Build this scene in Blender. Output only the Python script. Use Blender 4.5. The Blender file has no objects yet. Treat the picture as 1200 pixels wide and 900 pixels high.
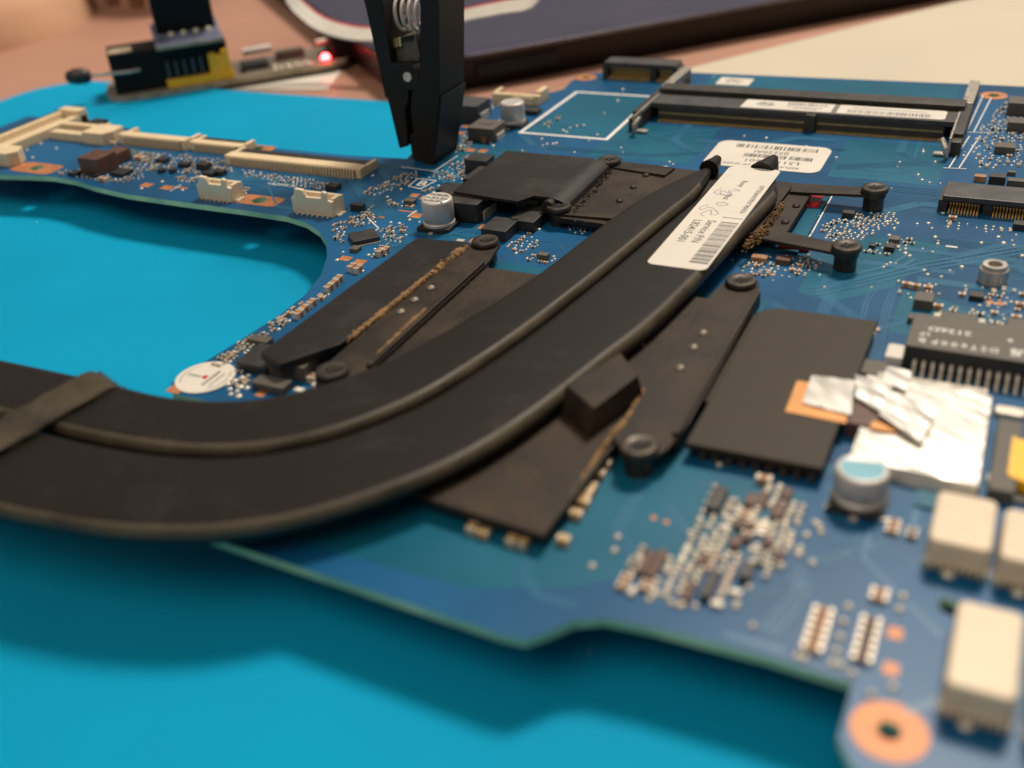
import bpy, bmesh, math, random
from mathutils import Vector, Matrix
random.seed(7)
sc = bpy.context.scene
col = sc.collection
# ------------------------------------------------------------------ camera, light, exposure
# layout is in millimetres; z = 0 is the top face of the circuit board, ZB above the desk
ZB = 11.0
HC = 81.69                       # camera height above the board
FPX = 1222.0                     # focal length in pixels of the 1200 px wide photograph
CR = Vector((0.89920753, 0.43134749, -0.07324733))
CU = Vector((-0.17001558, 0.4987462, 0.84990995))
CF = Vector((-0.40313835, 0.75179224, -0.52181213))
def W(x, y, z): return Vector((x, y, z + ZB)) * 0.001
cam = bpy.data.cameras.new('camera'); camo = bpy.data.objects.new('camera', cam); col.objects.link(camo)
m = Matrix((CR, CU, -CF)).transposed().to_4x4(); m.translation = W(0, 0, HC); camo.matrix_world = m
cam.sensor_width = 36; cam.lens = 36 * FPX / 1200; cam.clip_start = 0.01; cam.clip_end = 20
cam.dof.use_dof = True; cam.dof.focus_distance = 0.203; cam.dof.aperture_fstop = 13.5
sc.camera = camo
wd = bpy.data.worlds.new('World'); sc.world = wd; wd.use_nodes = True
wd.node_tree.nodes['Background'].inputs[0].default_value = (1.0, 0.90, 0.80, 1)
wd.node_tree.nodes['Background'].inputs[1].default_value = 0.19
def area(name, loc, target, size, sizey, power, color):
    l = bpy.data.lights.new(name, 'AREA'); l.shape = 'RECTANGLE'; l.size = size; l.size_y = sizey; l.energy = power; l.color = color
    o = bpy.data.objects.new(name, l); col.objects.link(o); o.location = loc
    o.rotation_euler = (Vector(target) - Vector(loc)).to_track_quat('-Z', 'Y').to_euler()
    return o
area('ceiling_lamp', (0.02, 0.98, 1.38), (-0.10, 0.20, 0), 0.30, 0.30, 27, (1.0, 0.88, 0.74))
area('overhead_lamp', (-0.28, -0.60, 1.42), (-0.06, 0.12, 0), 1.2, 1.0, 9, (1.0, 0.86, 0.70))
area('glare_fill_light', (0.42, 1.70, 1.22), (-0.03, 0.12, 0), 1.3, .7, 2.2, (1.0, 0.93, 0.85))  # unseen broad dim light, added for the milky glare on the board
sc.view_settings.view_transform = 'Standard'; sc.view_settings.look = 'None'
sc.view_settings.exposure = 0.0; sc.view_settings.gamma = 1.0
sc.render.resolution_x = 1024; sc.render.resolution_y = 768

# ------------------------------------------------------------------ pixel -> place (on a plane of known height)
def ray(px, py): return CR * ((px - 600) / FPX) - CU * ((py - 450) / FPX) + CF
def P(px, py, z=0.0):
    d = ray(px, py); t = (z - HC) / d.z
    return Vector((d.x * t, d.y * t, z))
def PY(px, py, y):
    d = ray(px, py); t = y / d.y
    return Vector((d.x * t, y, HC + d.z * t))

# ------------------------------------------------------------------ materials
def newmat(name):
    mt = bpy.data.materials.new(name); mt.use_nodes = True
    nt = mt.node_tree; b = nt.nodes['Principled BSDF']
    return mt, nt, b
def M(name, c, rough=.5, metal=0., var=.12, vs=250., bump=0., bs=2500., spec=.5, c2=None, lo=.35, hi=.65, coat=0., rvar=.1, sss=0.):
    mt, nt, b = newmat(name); N = nt.nodes; L = nt.links
    tc = N.new('ShaderNodeTexCoord'); no = N.new('ShaderNodeTexNoise'); no.inputs['Scale'].default_value = vs; no.inputs['Detail'].default_value = 6
    L.new(tc.outputs['Object'], no.inputs['Vector'])
    cr = N.new('ShaderNodeValToRGB'); e = cr.color_ramp.elements
    e[0].position = lo; e[1].position = hi
    e[0].color = (*[max(0, v * (1 - var)) for v in c], 1)
    e[1].color = (*(c2 if c2 else [min(1, v * (1 + var)) for v in c]), 1)
    L.new(no.outputs['Fac'], cr.inputs['Fac']); L.new(cr.outputs['Color'], b.inputs['Base Color'])
    mr = N.new('ShaderNodeMapRange'); mr.inputs['To Min'].default_value = max(.02, rough - rvar); mr.inputs['To Max'].default_value = min(1, rough + rvar)
    L.new(no.outputs['Fac'], mr.inputs['Value']); L.new(mr.outputs['Result'], b.inputs['Roughness'])
    b.inputs['Metallic'].default_value = metal; b.inputs['Specular IOR Level'].default_value = spec
    b.inputs['Coat Weight'].default_value = coat
    if sss:
        b.inputs['Subsurface Weight'].default_value = sss; b.inputs['Subsurface Radius'].default_value = (.001, .001, .0006)
        b.inputs['Subsurface Scale'].default_value = 1.0
    if bump:
        n2 = N.new('ShaderNodeTexNoise'); n2.inputs['Scale'].default_value = bs; n2.inputs['Detail'].default_value = 4
        L.new(tc.outputs['Object'], n2.inputs['Vector'])
        bp = N.new('ShaderNodeBump'); bp.inputs['Strength'].default_value = bump; bp.inputs['Distance'].default_value = .0002
        L.new(n2.outputs['Fac'], bp.inputs['Height']); L.new(bp.outputs['Normal'], b.inputs['Normal'])
    return mt
def dusty(name, c, dust, lo=.52, hi=.78, rough=.5, amount=.7, bump=.25, ps=900.):
    """dark coated metal with a broken film of dust and separate specks"""
    mt, nt, b = newmat(name); N = nt.nodes; L = nt.links
    b.inputs['Specular IOR Level'].default_value = .3
    tc = N.new('ShaderNodeTexCoord')
    n1 = N.new('ShaderNodeTexNoise'); n1.inputs['Scale'].default_value = 90; n1.inputs['Detail'].default_value = 10; n1.inputs['Roughness'].default_value = .7
    n2 = N.new('ShaderNodeTexNoise'); n2.inputs['Scale'].default_value = ps; n2.inputs['Detail'].default_value = 5; n2.inputs['Roughness'].default_value = .75
    for n in (n1, n2): L.new(tc.outputs['Object'], n.inputs['Vector'])
    r1 = N.new('ShaderNodeValToRGB'); r1.color_ramp.elements[0].position = lo; r1.color_ramp.elements[1].position = hi
    r2 = N.new('ShaderNodeValToRGB'); r2.color_ramp.elements[0].position = .60; r2.color_ramp.elements[1].position = .74
    L.new(n1.outputs['Fac'], r1.inputs['Fac']); L.new(n2.outputs['Fac'], r2.inputs['Fac'])
    ad = N.new('ShaderNodeMath'); ad.operation = 'MULTIPLY_ADD'; ad.inputs[1].default_value = .45
    L.new(r2.outputs['Color'], ad.inputs[0]); L.new(r1.outputs['Color'], ad.inputs[2])
    mu = N.new('ShaderNodeMath'); mu.operation = 'MULTIPLY'; mu.inputs[1].default_value = amount; mu.use_clamp = True
    L.new(ad.outputs[0], mu.inputs[0])
    mx = N.new('ShaderNodeMix'); mx.data_type = 'RGBA'
    mx.inputs[6].default_value = (*c, 1); mx.inputs[7].default_value = (*dust, 1)
    L.new(mu.outputs[0], mx.inputs[0]); L.new(mx.outputs[2], b.inputs['Base Color'])
    mr = N.new('ShaderNodeMapRange'); mr.inputs['To Min'].default_value = rough; mr.inputs['To Max'].default_value = .9
    L.new(mu.outputs[0], mr.inputs['Value']); L.new(mr.outputs['Result'], b.inputs['Roughness'])
    bp = N.new('ShaderNodeBump'); bp.inputs['Strength'].default_value = bump; bp.inputs['Distance'].default_value = .0002
    L.new(n2.outputs['Fac'], bp.inputs['Height']); L.new(bp.outputs['Normal'], b.inputs['Normal'])
    return mt
K = {}
K['desk'] = M('desk_wood', (.39, .205, .145), .5, var=.12, vs=6, bump=.1, bs=120)
K['mat'] = M('mat_silicone', (.0, .285, .50), .7, var=.06, vs=18, bump=.2, bs=3500, spec=.1)
K['paper'] = M('cream_paper', (.53, .475, .37), .7, var=.03, vs=20)
K['white'] = M('white_label', (.66, .62, .55), .5, var=.03, vs=120)
K['ink'] = M('black_ink', (.02, .02, .02), .6)
K['greyink'] = M('grey_ink', (.16, .15, .14), .6)
K['pen'] = M('pen_ink', (.10, .09, .20), .6)
K['pcb'] = M('solder_mask', (.003, .078, .195), .38, var=.28, vs=22, bump=.1, bs=1500, spec=.3)
K['pour'] = M('solder_mask_over_copper', (.0038, .106, .182), .36, var=.15, vs=30, bump=.1, bs=1500, spec=.3)
K['trace'] = M('solder_mask_trace', (.012, .125, .245), .34, var=.1, vs=60)
K['fr4'] = M('board_edge_laminate', (.30, .56, .36), .45, var=.3, vs=90, c2=(.46, .64, .36))
K['silk'] = M('silkscreen_white', (.72, .72, .68), .6, var=.1, vs=900)
K['copper'] = M('bare_copper', (.46, .185, .075), .5, metal=.25, var=.2, vs=400)
K['coptape'] = M('copper_tape', (.58, .27, .09), .4, metal=.35, var=.08, vs=100)
K['solder'] = M('solder_tin', (.62, .57, .48), .40, metal=.35, var=.12, vs=900)
K['gold'] = M('gold_contact', (.80, .56, .20), .34, metal=.55, var=.15, vs=800)
K['black'] = M('chip_epoxy', (.022, .021, .021), .48, var=.25, vs=400, bump=.25, bs=5000)
K['chipgrey'] = M('chip_epoxy_grey', (.085, .077, .062), .55, var=.15, vs=500, bump=.2, bs=5000)
K['blackpl'] = M('black_plastic', (.020, .018, .017), .42, var=.2, vs=150, bump=.1, bs=3000)
K['clip'] = M('clip_plastic', (.013, .012, .011), .5, var=.2, vs=100, bump=.15, bs=2500, spec=.25)
K['dark'] = M('dark_hollow', (.006, .006, .006), .8)
K['cream'] = M('cream_nylon', (.70, .56, .36), .5, var=.06, vs=300, sss=.15)
K['creamw'] = M('white_nylon', (.68, .56, .40), .45, var=.05, vs=300, sss=.15)
K['tancap'] = M('ceramic_tan', (.34, .17, .08), .5, var=.3, vs=900)
K['brown'] = M('inductor_brown', (.10, .045, .03), .5, var=.2, vs=300)
K['ferrite'] = M('inductor_grey', (.10, .09, .075), .6, var=.15, vs=900, bump=.3, bs=4000)
K['ferrited'] = M('inductor_dark_grey', (.05, .052, .056), .5, var=.15, vs=900, bump=.3, bs=4000)
K['alu'] = M('aluminium_can', (.60, .56, .52), .42, metal=.3, var=.06, vs=300, bump=.05)
K['steel'] = M('steel', (.54, .50, .44), .32, metal=.6, var=.2, vs=500)
K['steelb'] = M('blackened_steel', (.075, .064, .054), .38, metal=.7, var=.3, vs=500)
K['pipe'] = dusty('heat_pipe_black', (.0118, .0090, .0078), (.060, .042, .027), .52, .9, .38, .38, .14, 1500.)
K['plate'] = dusty('heat_plate_black', (.0145, .0105, .0072), (.11, .068, .036), .44, .82, .5, .55, .35, 1400.)
K['platec'] = dusty('clean_plate_black', (.0125, .0108, .0112), (.08, .062, .045), .5, .85, .45, .4, .15)
K['dustedge'] = dusty('dust_tan', (.10, .055, .025), (.32, .19, .085), .35, .6, .8, .9, .6)
K['shield'] = dusty('insulator_black', (.027, .0195, .0105), (.13, .09, .05), .55, .9, .55, .4, .12)
K['foil'] = M('aluminium_foil', (.82, .79, .73), .28, metal=.8, var=.04, vs=60, bump=.25, bs=200)
K['foam'] = dusty('tape_grey_fabric', (.028, .024, .018), (.10, .08, .052), .35, .65, .9, .8, 1., 2500.)
K['pipeedge'] = dusty('heat_pipe_wear_highlight', (.040, .032, .021), (.14, .115, .072), .35, .75, .4, .75, .15)  # tan near edge: wear plus a highlight painted into the colour
K['rivet'] = M('dull_rivet', (.22, .19, .15), .5, metal=.5, var=.3, vs=900)
K['sockblack'] = M('socket_black', (.009, .0085, .008), .5, spec=.15)
K['goldtan'] = M('flux_tan', (.50, .33, .13), .5, var=.3, vs=900)
K['red'] = M('red_pad', (.45, .012, .02), .25, var=.3, vs=300)
K['yellow'] = M('yellow_plastic', (.95, .50, .01), .45, var=.05)
K['pbase'] = M('programmer_board_black', (.17, .14, .105), .42, var=.25, vs=120)
K['pedge'] = M('programmer_board_edge', (.36, .29, .20), .6, var=.3, vs=200)
K['adapter'] = M('adapter_blue_mask', (.13, .15, .23), .3, var=.4, vs=120)
K['lap'] = M('laptop_shell', (.0065, .0050, .0045), .38, var=.1, vs=60, spec=.3)
K['deck'] = M('laptop_deck', (.040, .038, .075), .35, var=.1, vs=30)
K['rim'] = M('laptop_rim', (.10, .07, .055), .35, metal=.5)
K['cloth'] = M('beige_cloth', (.52, .30, .19), .9, var=.08, vs=30, bump=.3, bs=800)
K['stripe'] = M('brown_stripe', (.20, .085, .045), .9, var=.2, vs=100)
K['cablew'] = M('ribbon_white', (.62, .58, .52), .5, var=.05)
K['cabler'] = M('ribbon_red', (.55, .03, .03), .5)
K['cabled'] = M('ribbon_grey', (.05, .045, .045), .5)
K['capblue'] = M('cap_print_blue', (.16, .42, .52), .4, var=.06)
K['conn'] = M('connector_black', (.035, .031, .027), .45, var=.2, vs=300)
K['conng'] = M('connector_charcoal', (.05, .048, .05), .45, var=.2, vs=300)
mt, nt, b = newmat('led_red'); b.inputs['Base Color'].default_value = (.8, .05, .06, 1)
b.inputs['Emission Color'].default_value = (1, .035, .04, 1); b.inputs['Emission Strength'].default_value = 40; K['led'] = mt

# ------------------------------------------------------------------ mesh builder (millimetres)
class MB:
    def __init__(s): s.v = []; s.f = []; s.mi = []
    def add(s, vs, fs, mi=0):
        o = len(s.v); s.v += [Vector(p) for p in vs]; s.f += [[i + o for i in f] for f in fs]; s.mi += [mi] * len(fs); return s
    def box(s, x0, x1, y0, y1, z0, z1, mi=0):
        return s.prism([(x0, y0), (x1, y0), (x1, y1), (x0, y1)], z0, z1, mi)
    def prism(s, poly, z0, z1, mi=0, top=None):
        n = len(poly); a = sum(poly[i][0] * poly[(i + 1) % n][1] - poly[(i + 1) % n][0] * poly[i][1] for i in range(n))
        if a < 0: poly = poly[::-1]; top = top[::-1] if top else None
        t = top or poly
        vs = [(p[0], p[1], z0) for p in poly] + [(p[0], p[1], z1) for p in t]
        fs = [list(range(n))[::-1], list(range(n, 2 * n))] + [[i, (i + 1) % n, n + (i + 1) % n, n + i] for i in range(n)]
        return s.add(vs, fs, mi)
    def sheet(s, poly, z, mi=0):
        n = len(poly); a = sum(poly[i][0] * poly[(i + 1) % n][1] - poly[(i + 1) % n][0] * poly[i][1] for i in range(n))
        if a < 0: poly = poly[::-1]
        return s.add([(p[0], p[1], z) for p in poly], [list(range(n))], mi)
    def profxz(s, poly, y0, y1, mi=0):           # polygon in x,z pulled along y
        n = len(poly); a = sum(poly[i][0] * poly[(i + 1) % n][1] - poly[(i + 1) % n][0] * poly[i][1] for i in range(n))
        if a < 0: poly = poly[::-1]
        vs = [(p[0], y0, p[1]) for p in poly] + [(p[0], y1, p[1]) for p in poly]
        fs = [list(range(n)), list(range(n, 2 * n))[::-1]] + [[i, n + i, n + (i + 1) % n, (i + 1) % n] for i in range(n)]
        return s.add(vs, fs, mi)
    def lathe(s, prof, cx, cy, n=24, mi=0, cz=0):
        vs = []; fs = []
        for r, z in prof:
            for k in range(n):
                a = 2 * math.pi * k / n; vs.append((cx + r * math.cos(a), cy + r * math.sin(a), cz + z))
        m = len(prof)
        for j in range(m - 1):
            for k in range(n): fs.append([j * n + k, j * n + (k + 1) % n, (j + 1) * n + (k + 1) % n, (j + 1) * n + k])
        fs.append(list(range(n))[::-1]); fs.append([(m - 1) * n + k for k in range(n)])
        return s.add(vs, fs, mi)
    def cyl(s, cx, cy, z0, z1, r, n=20, mi=0): return s.lathe([(r, z0), (r, z1)], cx, cy, n, mi)
    def dome(s, cx, cy, z, r, h, n=8, mi=0):
        return s.lathe([(r, z - .05), (r, z + h * .35), (r * .75, z + h * .75), (r * .3, z + h)], cx, cy, n, mi)
    def tube(s, pts, r, n=10, mi=0, caps=True):
        pts = [Vector(p) for p in pts]; vs = []; fs = []; m = len(pts); ref = Vector((.13, .07, .99))
        for i, p in enumerate(pts):
            t = (pts[min(i + 1, m - 1)] - pts[max(i - 1, 0)]).normalized()
            a = t.cross(ref)
            if a.length < .05: a = t.cross(Vector((1, 0, 0)))
            a.normalize(); b_ = t.cross(a)
            rr = r[i] if isinstance(r, (list, tuple)) else r
            for k in range(n): vs.append(p + (a * math.cos(2 * math.pi * k / n) + b_ * math.sin(2 * math.pi * k / n)) * rr)
        for i in range(m - 1):
            for k in range(n): fs.append([i * n + k, i * n + (k + 1) % n, (i + 1) * n + (k + 1) % n, (i + 1) * n + k])
        if caps: fs.append(list(range(n))[::-1]); fs.append([(m - 1) * n + k for k in range(n)])
        return s.add(vs, fs, mi)
    def xf(s, fn):
        s.v = [Vector(fn(p)) for p in s.v]; return s
    def build(s, name, mat, parent=None, bevel=0., seg=2, smooth=True, ang=35, recalc=True):
        if not s.v: s.add([(0, 0, 0), (.01, 0, 0), (0, .01, 0)], [[0, 1, 2]])
        lo = [min(p[i] for p in s.v) for i in range(3)]; hi = [max(p[i] for p in s.v) for i in range(3)]
        c = Vector(((lo[0] + hi[0]) / 2, (lo[1] + hi[1]) / 2, lo[2]))
        me = bpy.data.meshes.new(name)
        me.from_pydata([tuple((p - c) * .001) for p in s.v], [], s.f)
        mats = mat if isinstance(mat, (list, tuple)) else [mat]
        for k in mats: me.materials.append(K[k] if isinstance(k, str) else k)
        for p, i in zip(me.polygons, s.mi): p.material_index = i
        if bevel or recalc:
            bm = bmesh.new(); bm.from_mesh(me)
            if bevel:
                ed = [e for e in bm.edges if len(e.link_faces) == 2 and e.calc_face_angle(0) > .5]
                bmesh.ops.bevel(bm, geom=ed, offset=bevel * .001, segments=seg, profile=.5, affect='EDGES', clamp_overlap=True)
            if recalc: bmesh.ops.recalc_face_normals(bm, faces=bm.faces)
            bm.to_mesh(me); bm.free()
        if smooth:
            for p in me.polygons: p.use_smooth = True
            me.set_sharp_from_angle(angle=math.radians(ang))
        o = bpy.data.objects.new(name, me); col.objects.link(o)
        if bevel: w_ = o.modifiers.new('normals', 'WEIGHTED_NORMAL'); w_.keep_sharp = True
        put(o, W(*c), parent)
        return o
WL = {}
def put(o, loc, parent):
    loc = Vector(loc); WL[o.name] = loc
    if parent: o.parent = parent; o.location = loc - WL[parent.name]
    else: o.location = loc
def empty(name, x, y, z, parent=None):
    o = bpy.data.objects.new(name, None); o.empty_display_size = .01; col.objects.link(o); put(o, W(x, y, z), parent); return o
def tag(o, label, cat, group=None, kind=None):
    o['label'] = label; o['category'] = cat
    if group: o['group'] = group
    return o
def dupe(o, dx, dy, dz=0, parent=None, rotz=0):
    c = o.copy(); col.objects.link(c); WL[c.name] = WL[o.name] + Vector((dx, dy, dz)) * .001
    if parent: c.parent = parent; c.location = WL[c.name] - WL[parent.name]
    else: c.location = WL[c.name]
    c.rotation_euler.z += rotz
    return c
def stuff(o): o['kind'] = 'stuff'; return o
def text(name, s, mat, x, y, z, size, parent, rot=0., sx=1., bold=0., align='CENTER', tilt=None):
    cu = bpy.data.curves.new(name, 'FONT'); cu.body = s; cu.size = size; cu.align_x = align; cu.align_y = 'CENTER'; cu.offset = bold
    cu.resolution_u = 2
    t = bpy.data.objects.new(name + '_tmp', cu); col.objects.link(t)
    bpy.context.view_layer.update()
    me = bpy.data.meshes.new_from_object(t.evaluated_get(bpy.context.evaluated_depsgraph_get()))
    bpy.data.objects.remove(t); bpy.data.curves.remove(cu)
    R = Matrix.Rotation(rot, 4, 'Z')
    mb = MB(); pts = []
    for v in me.vertices:
        p = R @ Vector((v.co.x * sx, v.co.y, 0)); p = Vector((p.x + x, p.y + y, z))
        if tilt: p = tilt(p)
        pts.append(p)
    mb.add(pts, [list(p.vertices) for p in me.polygons])
    bpy.data.meshes.remove(me)
    return stuff_none(mb.build(name, mat, parent, smooth=False, recalc=False))
def stuff_none(o): return o
def spline(pts, n):
    """n points along a smooth curve through pts"""
    pts = [Vector(p) for p in pts]; q = [pts[0] * 2 - pts[1]] + pts + [pts[-1] * 2 - pts[-2]]
    dense = []
    for i in range(1, len(q) - 2):
        for k in range(16):
            t = k / 16; a, b_, c, d = q[i - 1], q[i], q[i + 1], q[i + 2]
            dense.append(.5 * ((2 * b_) + (c - a) * t + (2 * a - 5 * b_ + 4 * c - d) * t * t + (3 * b_ - a - 3 * c + d) * t ** 3))
    dense.append(pts[-1]); L = [0]
    for i in range(1, len(dense)): L.append(L[-1] + (dense[i] - dense[i - 1]).length)
    out = []; j = 0
    for k in range(n):
        s = L[-1] * k / (n - 1)
        while j < len(L) - 2 and L[j + 1] < s: j += 1
        t = (s - L[j]) / max(1e-9, L[j + 1] - L[j]); out.append(dense[j].lerp(dense[j + 1], t))
    return out
def inpoly(x, y, poly):
    r = False; n = len(poly)
    for i in range(n):
        x1, y1 = poly[i][0], poly[i][1]; x2, y2 = poly[(i + 1) % n][0], poly[(i + 1) % n][1]
        if (y1 > y) != (y2 > y) and x < (x2 - x1) * (y - y1) / (y2 - y1) + x1: r = not r
    return r
def rrect(x0, x1, y0, y1, r, n=5):
    o = []
    for cx, cy, a in ((x1 - r, y0 + r, -90), (x1 - r, y1 - r, 0), (x0 + r, y1 - r, 90), (x0 + r, y0 + r, 180)):
        for k in range(n + 1):
            t = math.radians(a + 90 * k / n); o.append((cx + r * math.cos(t), cy + r * math.sin(t)))
    return o
def circ(x, y, r, n=28): return [(x + r * math.cos(2 * math.pi * k / n), y + r * math.sin(2 * math.pi * k / n)) for k in range(n)]

# ================================================================== THE SETTING
MATZ = -9.0; DZ = -11.0
mb = MB(); mb.box(-1600, 900, -500, 1700, DZ - 30, DZ); o = mb.build('desk', 'desk', bevel=1); o['kind'] = 'structure'
mb = MB(); mb.prism(rrect(-317, 190, -120, 268.5, 22, 10), DZ, MATZ)
o = mb.build('work_mat', 'mat', bevel=.6, seg=3); tag(o, 'bright blue silicone work mat lying under the circuit board', 'mat')
mt_ = o; mb = MB(); random.seed(41)
for k in range(90):
    x, y = random.uniform(-240, -20), random.uniform(20, 260); r = random.choice([.06, .08, .1, .16]); mb.lathe([(r, 0), (r * .7, r * .4), (r * .2, r * .6)], x, y, 6, 0, MATZ)
for k in range(5):
    x, y, a = random.uniform(-220, -20), random.uniform(30, 160), random.uniform(0, 6.3); mb.tube([(x, y, MATZ + .06), (x + 1.5 * math.cos(a), y + 1.5 * math.sin(a), MATZ + .12), (x + 2.6 * math.cos(a + .5), y + 2.6 * math.sin(a + .5), MATZ + .06)], .03, 5)
stuff(mb.build('lint', 'white', mt_))
d1 = Vector((.56, .829)); d2 = Vector((.829, -.56)); c0 = Vector((-110, 312))
mb = MB(); mb.prism([tuple(c0), tuple(c0 + d2 * 330), tuple(c0 + d2 * 330 + d1 * 600), tuple(c0 + d1 * 600)], DZ - .02, DZ + .35)
o = mb.build('paper_sheet', 'paper'); tag(o, 'large cream sheet lying on the desk beside the dark laptop', 'sheet')

# ================================================================== MOTHERBOARD
mbd = empty('motherboard', -62, 150, -1.2)
tag(mbd, 'blue laptop motherboard covered with chips and connectors on the blue mat', 'circuit board')
OUT = [(30, 66), (-1, 66), (-4.5, 67.6), (-6.3, 70.5), (-6.3, 77.6), (-15, 77.9), (-27, 77.6), (-32.5, 77.0), (-35.2, 75.6), (-37.2, 73), (-39, 71), (-41.5, 70.7),
       (-63, 71.5), (-84, 72.2), (-90, 75), (-92, 80), (-94, 96), (-97, 98.3), (-105, 98.1), (-112.2, 98), (-114.6, 100.4), (-114, 106), (-112.8, 115), (-111.8, 125), (-112, 133),
       (-114, 141), (-117.6, 148.3), (-121.6, 154), (-126.3, 158.4), (-132, 161.6), (-138, 163.2), (-149, 163.7), (-166, 163.7), (-184, 164.1), (-196, 165.8), (-204, 167.8), (-212, 168.4),
       (-220, 167.2), (-228, 165.7), (-262, 165), (-262, 206), (-243, 206), (-220, 204), (-214, 201.5), (-174, 200.2), (-148, 200), (-131, 201.5), (-133, 212), (-138, 240), (-137.5, 245),
       (-129, 254.5), (-118.5, 258.5), (-116.5, 262), (-117.5, 270), (-115.5, 277), (-110, 281.5), (-105, 283.6), (-84, 284), (-15, 286.3), (30, 287)]
RING = [(-2.1, 72.9, 3.6, 1.15), (-114.6, 273.6, 3.0, 1.2), (-8.8, 277.5, 3.1, 1.3)]
HOLES = [(-2.1, 72.9, 1.15), (-114.6, 273.6, 1.2), (-8.8, 277.5, 1.3)]
pr = [(P(43, 197), 14, 6.5, 1.7), (P(302, 174), 9.5, 4.5, 1.5), (P(304, 235), 11.5, 5.2, 1.7)]
for p, a, b_, r in pr: HOLES.append((p.x, p.y, r))
h2 = P(1115, 711); HOLES.append((h2.x, h2.y, 1.35))
cu = bpy.data.curves.new('pcb', 'CURVE'); cu.dimensions = '2D'; cu.fill_mode = 'BOTH'; cu.extrude = .6
for poly in [OUT] + [circ(x, y, r, 20) for x, y, r in HOLES]:
    sp = cu.splines.new('POLY'); sp.points.add(len(poly) - 1); sp.use_cyclic_u = True
    for q, p in zip(sp.points, poly): q.co = (p[0], p[1], 0, 1)
t = bpy.data.objects.new('tmp', cu); col.objects.link(t); bpy.context.view_layer.update()
me = bpy.data.meshes.new_from_object(t.evaluated_get(bpy.context.evaluated_depsgraph_get())); bpy.data.objects.remove(t)
mb = MB()
for p in me.polygons:
    vs = [me.vertices[i].co for i in p.vertices]
    mb.add([(v.x, v.y, v.z - .6) for v in vs], [list(range(len(vs)))], 0 if abs(p.normal.z) > .7 else 1)
mb.build('circuit_board', ['pcb', 'fr4'], mbd, smooth=False, recalc=False)
# feet that carry the board: connectors on its underside
for x, y, sx_, sy_ in ((-22, 104, 6, 6), (-62, 100, 8, 5), (-200, 192, 14, 4), (-150, 192, 12, 4), (-60, 262, 30, 7), (-10, 240, 8, 14), (-100, 235, 8, 9), (-75, 150, 9, 9), (-238, 190, 6, 6)):
    mb = MB(); mb.box(x - sx_, x + sx_, y - sy_, y + sy_, MATZ, -1.15); mb.build('underside_connector', 'conn', mbd, bevel=.4)

# copper pours seen as paler fields under the mask
pours = [[(-84, 76), (-60, 75.5), (-48, 76), (-38, 80), (-31, 85), (-22, 92), (-19, 99), (-16.5, 106), (-33, 107), (-34, 156), (-88, 156), (-90, 99)],
         [(-24, 158), (-16, 166), (-8, 186), (-22, 186), (-30, 178), (-30, 160)],
         [(-90, 214), (-66, 214), (-66, 238), (-90, 238)], [(-36, 214), (-14.5, 214), (-14.5, 238), (-36, 238)],
         [(-80, 259), (-17, 259), (-17, 284.5), (-80, 282.5)], [(-111, 226.5), (-91, 226.5), (-90.5, 259), (-110, 259)],
         [(-128, 203), (-105, 203), (-105, 214), (-128, 214)], [(-14, 150.5), (10, 151.5), (10, 158), (-14, 166)]]
for i, pl in enumerate(pours): mb = MB(); mb.sheet(pl, .006 + .003 * (i % 3)); mb.build('copper_pour', 'pour', mbd, smooth=False)
mb = MB(); lay = 0
for i in range(150):
    if i < 70: x, y = random.uniform(-40, 12), random.uniform(74, 236)
    elif i < 100: x, y = random.uniform(-130, -60), random.uniform(155, 236)
    else: x, y = random.uniform(-175, -100), random.uniform(155, 200)
    if not inpoly(x, y, OUT): continue
    k = random.randint(1, 6); d = random.choice([0, 0, 2, 1, 3, 4]) ; zz = .018 + .0012 * (i % 40); sp_ = .36; w = random.choice([.09, .12, .2])
    for s in range(random.randint(2, 3)):
        a = math.radians(45 * d); u = Vector((math.cos(a), math.sin(a))); nrm = Vector((-u.y, u.x)); ln = random.uniform(4, 16)
        ok = all(inpoly(x + u.x * ln * q + nrm.x * r, y + u.y * ln * q + nrm.y * r, OUT) for q in (0, .5, 1.05) for r in (-1.5, 1.5))
        if not ok: break
        for j in range(k):
            c = Vector((x, y)) + nrm * (j - k / 2) * sp_; e = c + u * ln
            mb.add([(*(c - nrm * w), zz), (*(e - nrm * w), zz), (*(e + nrm * w), zz), (*(c + nrm * w), zz)], [[0, 1, 2, 3]])
        x += u.x * ln; y += u.y * ln; d += random.choice([-1, 1]); zz += .0006
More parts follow.
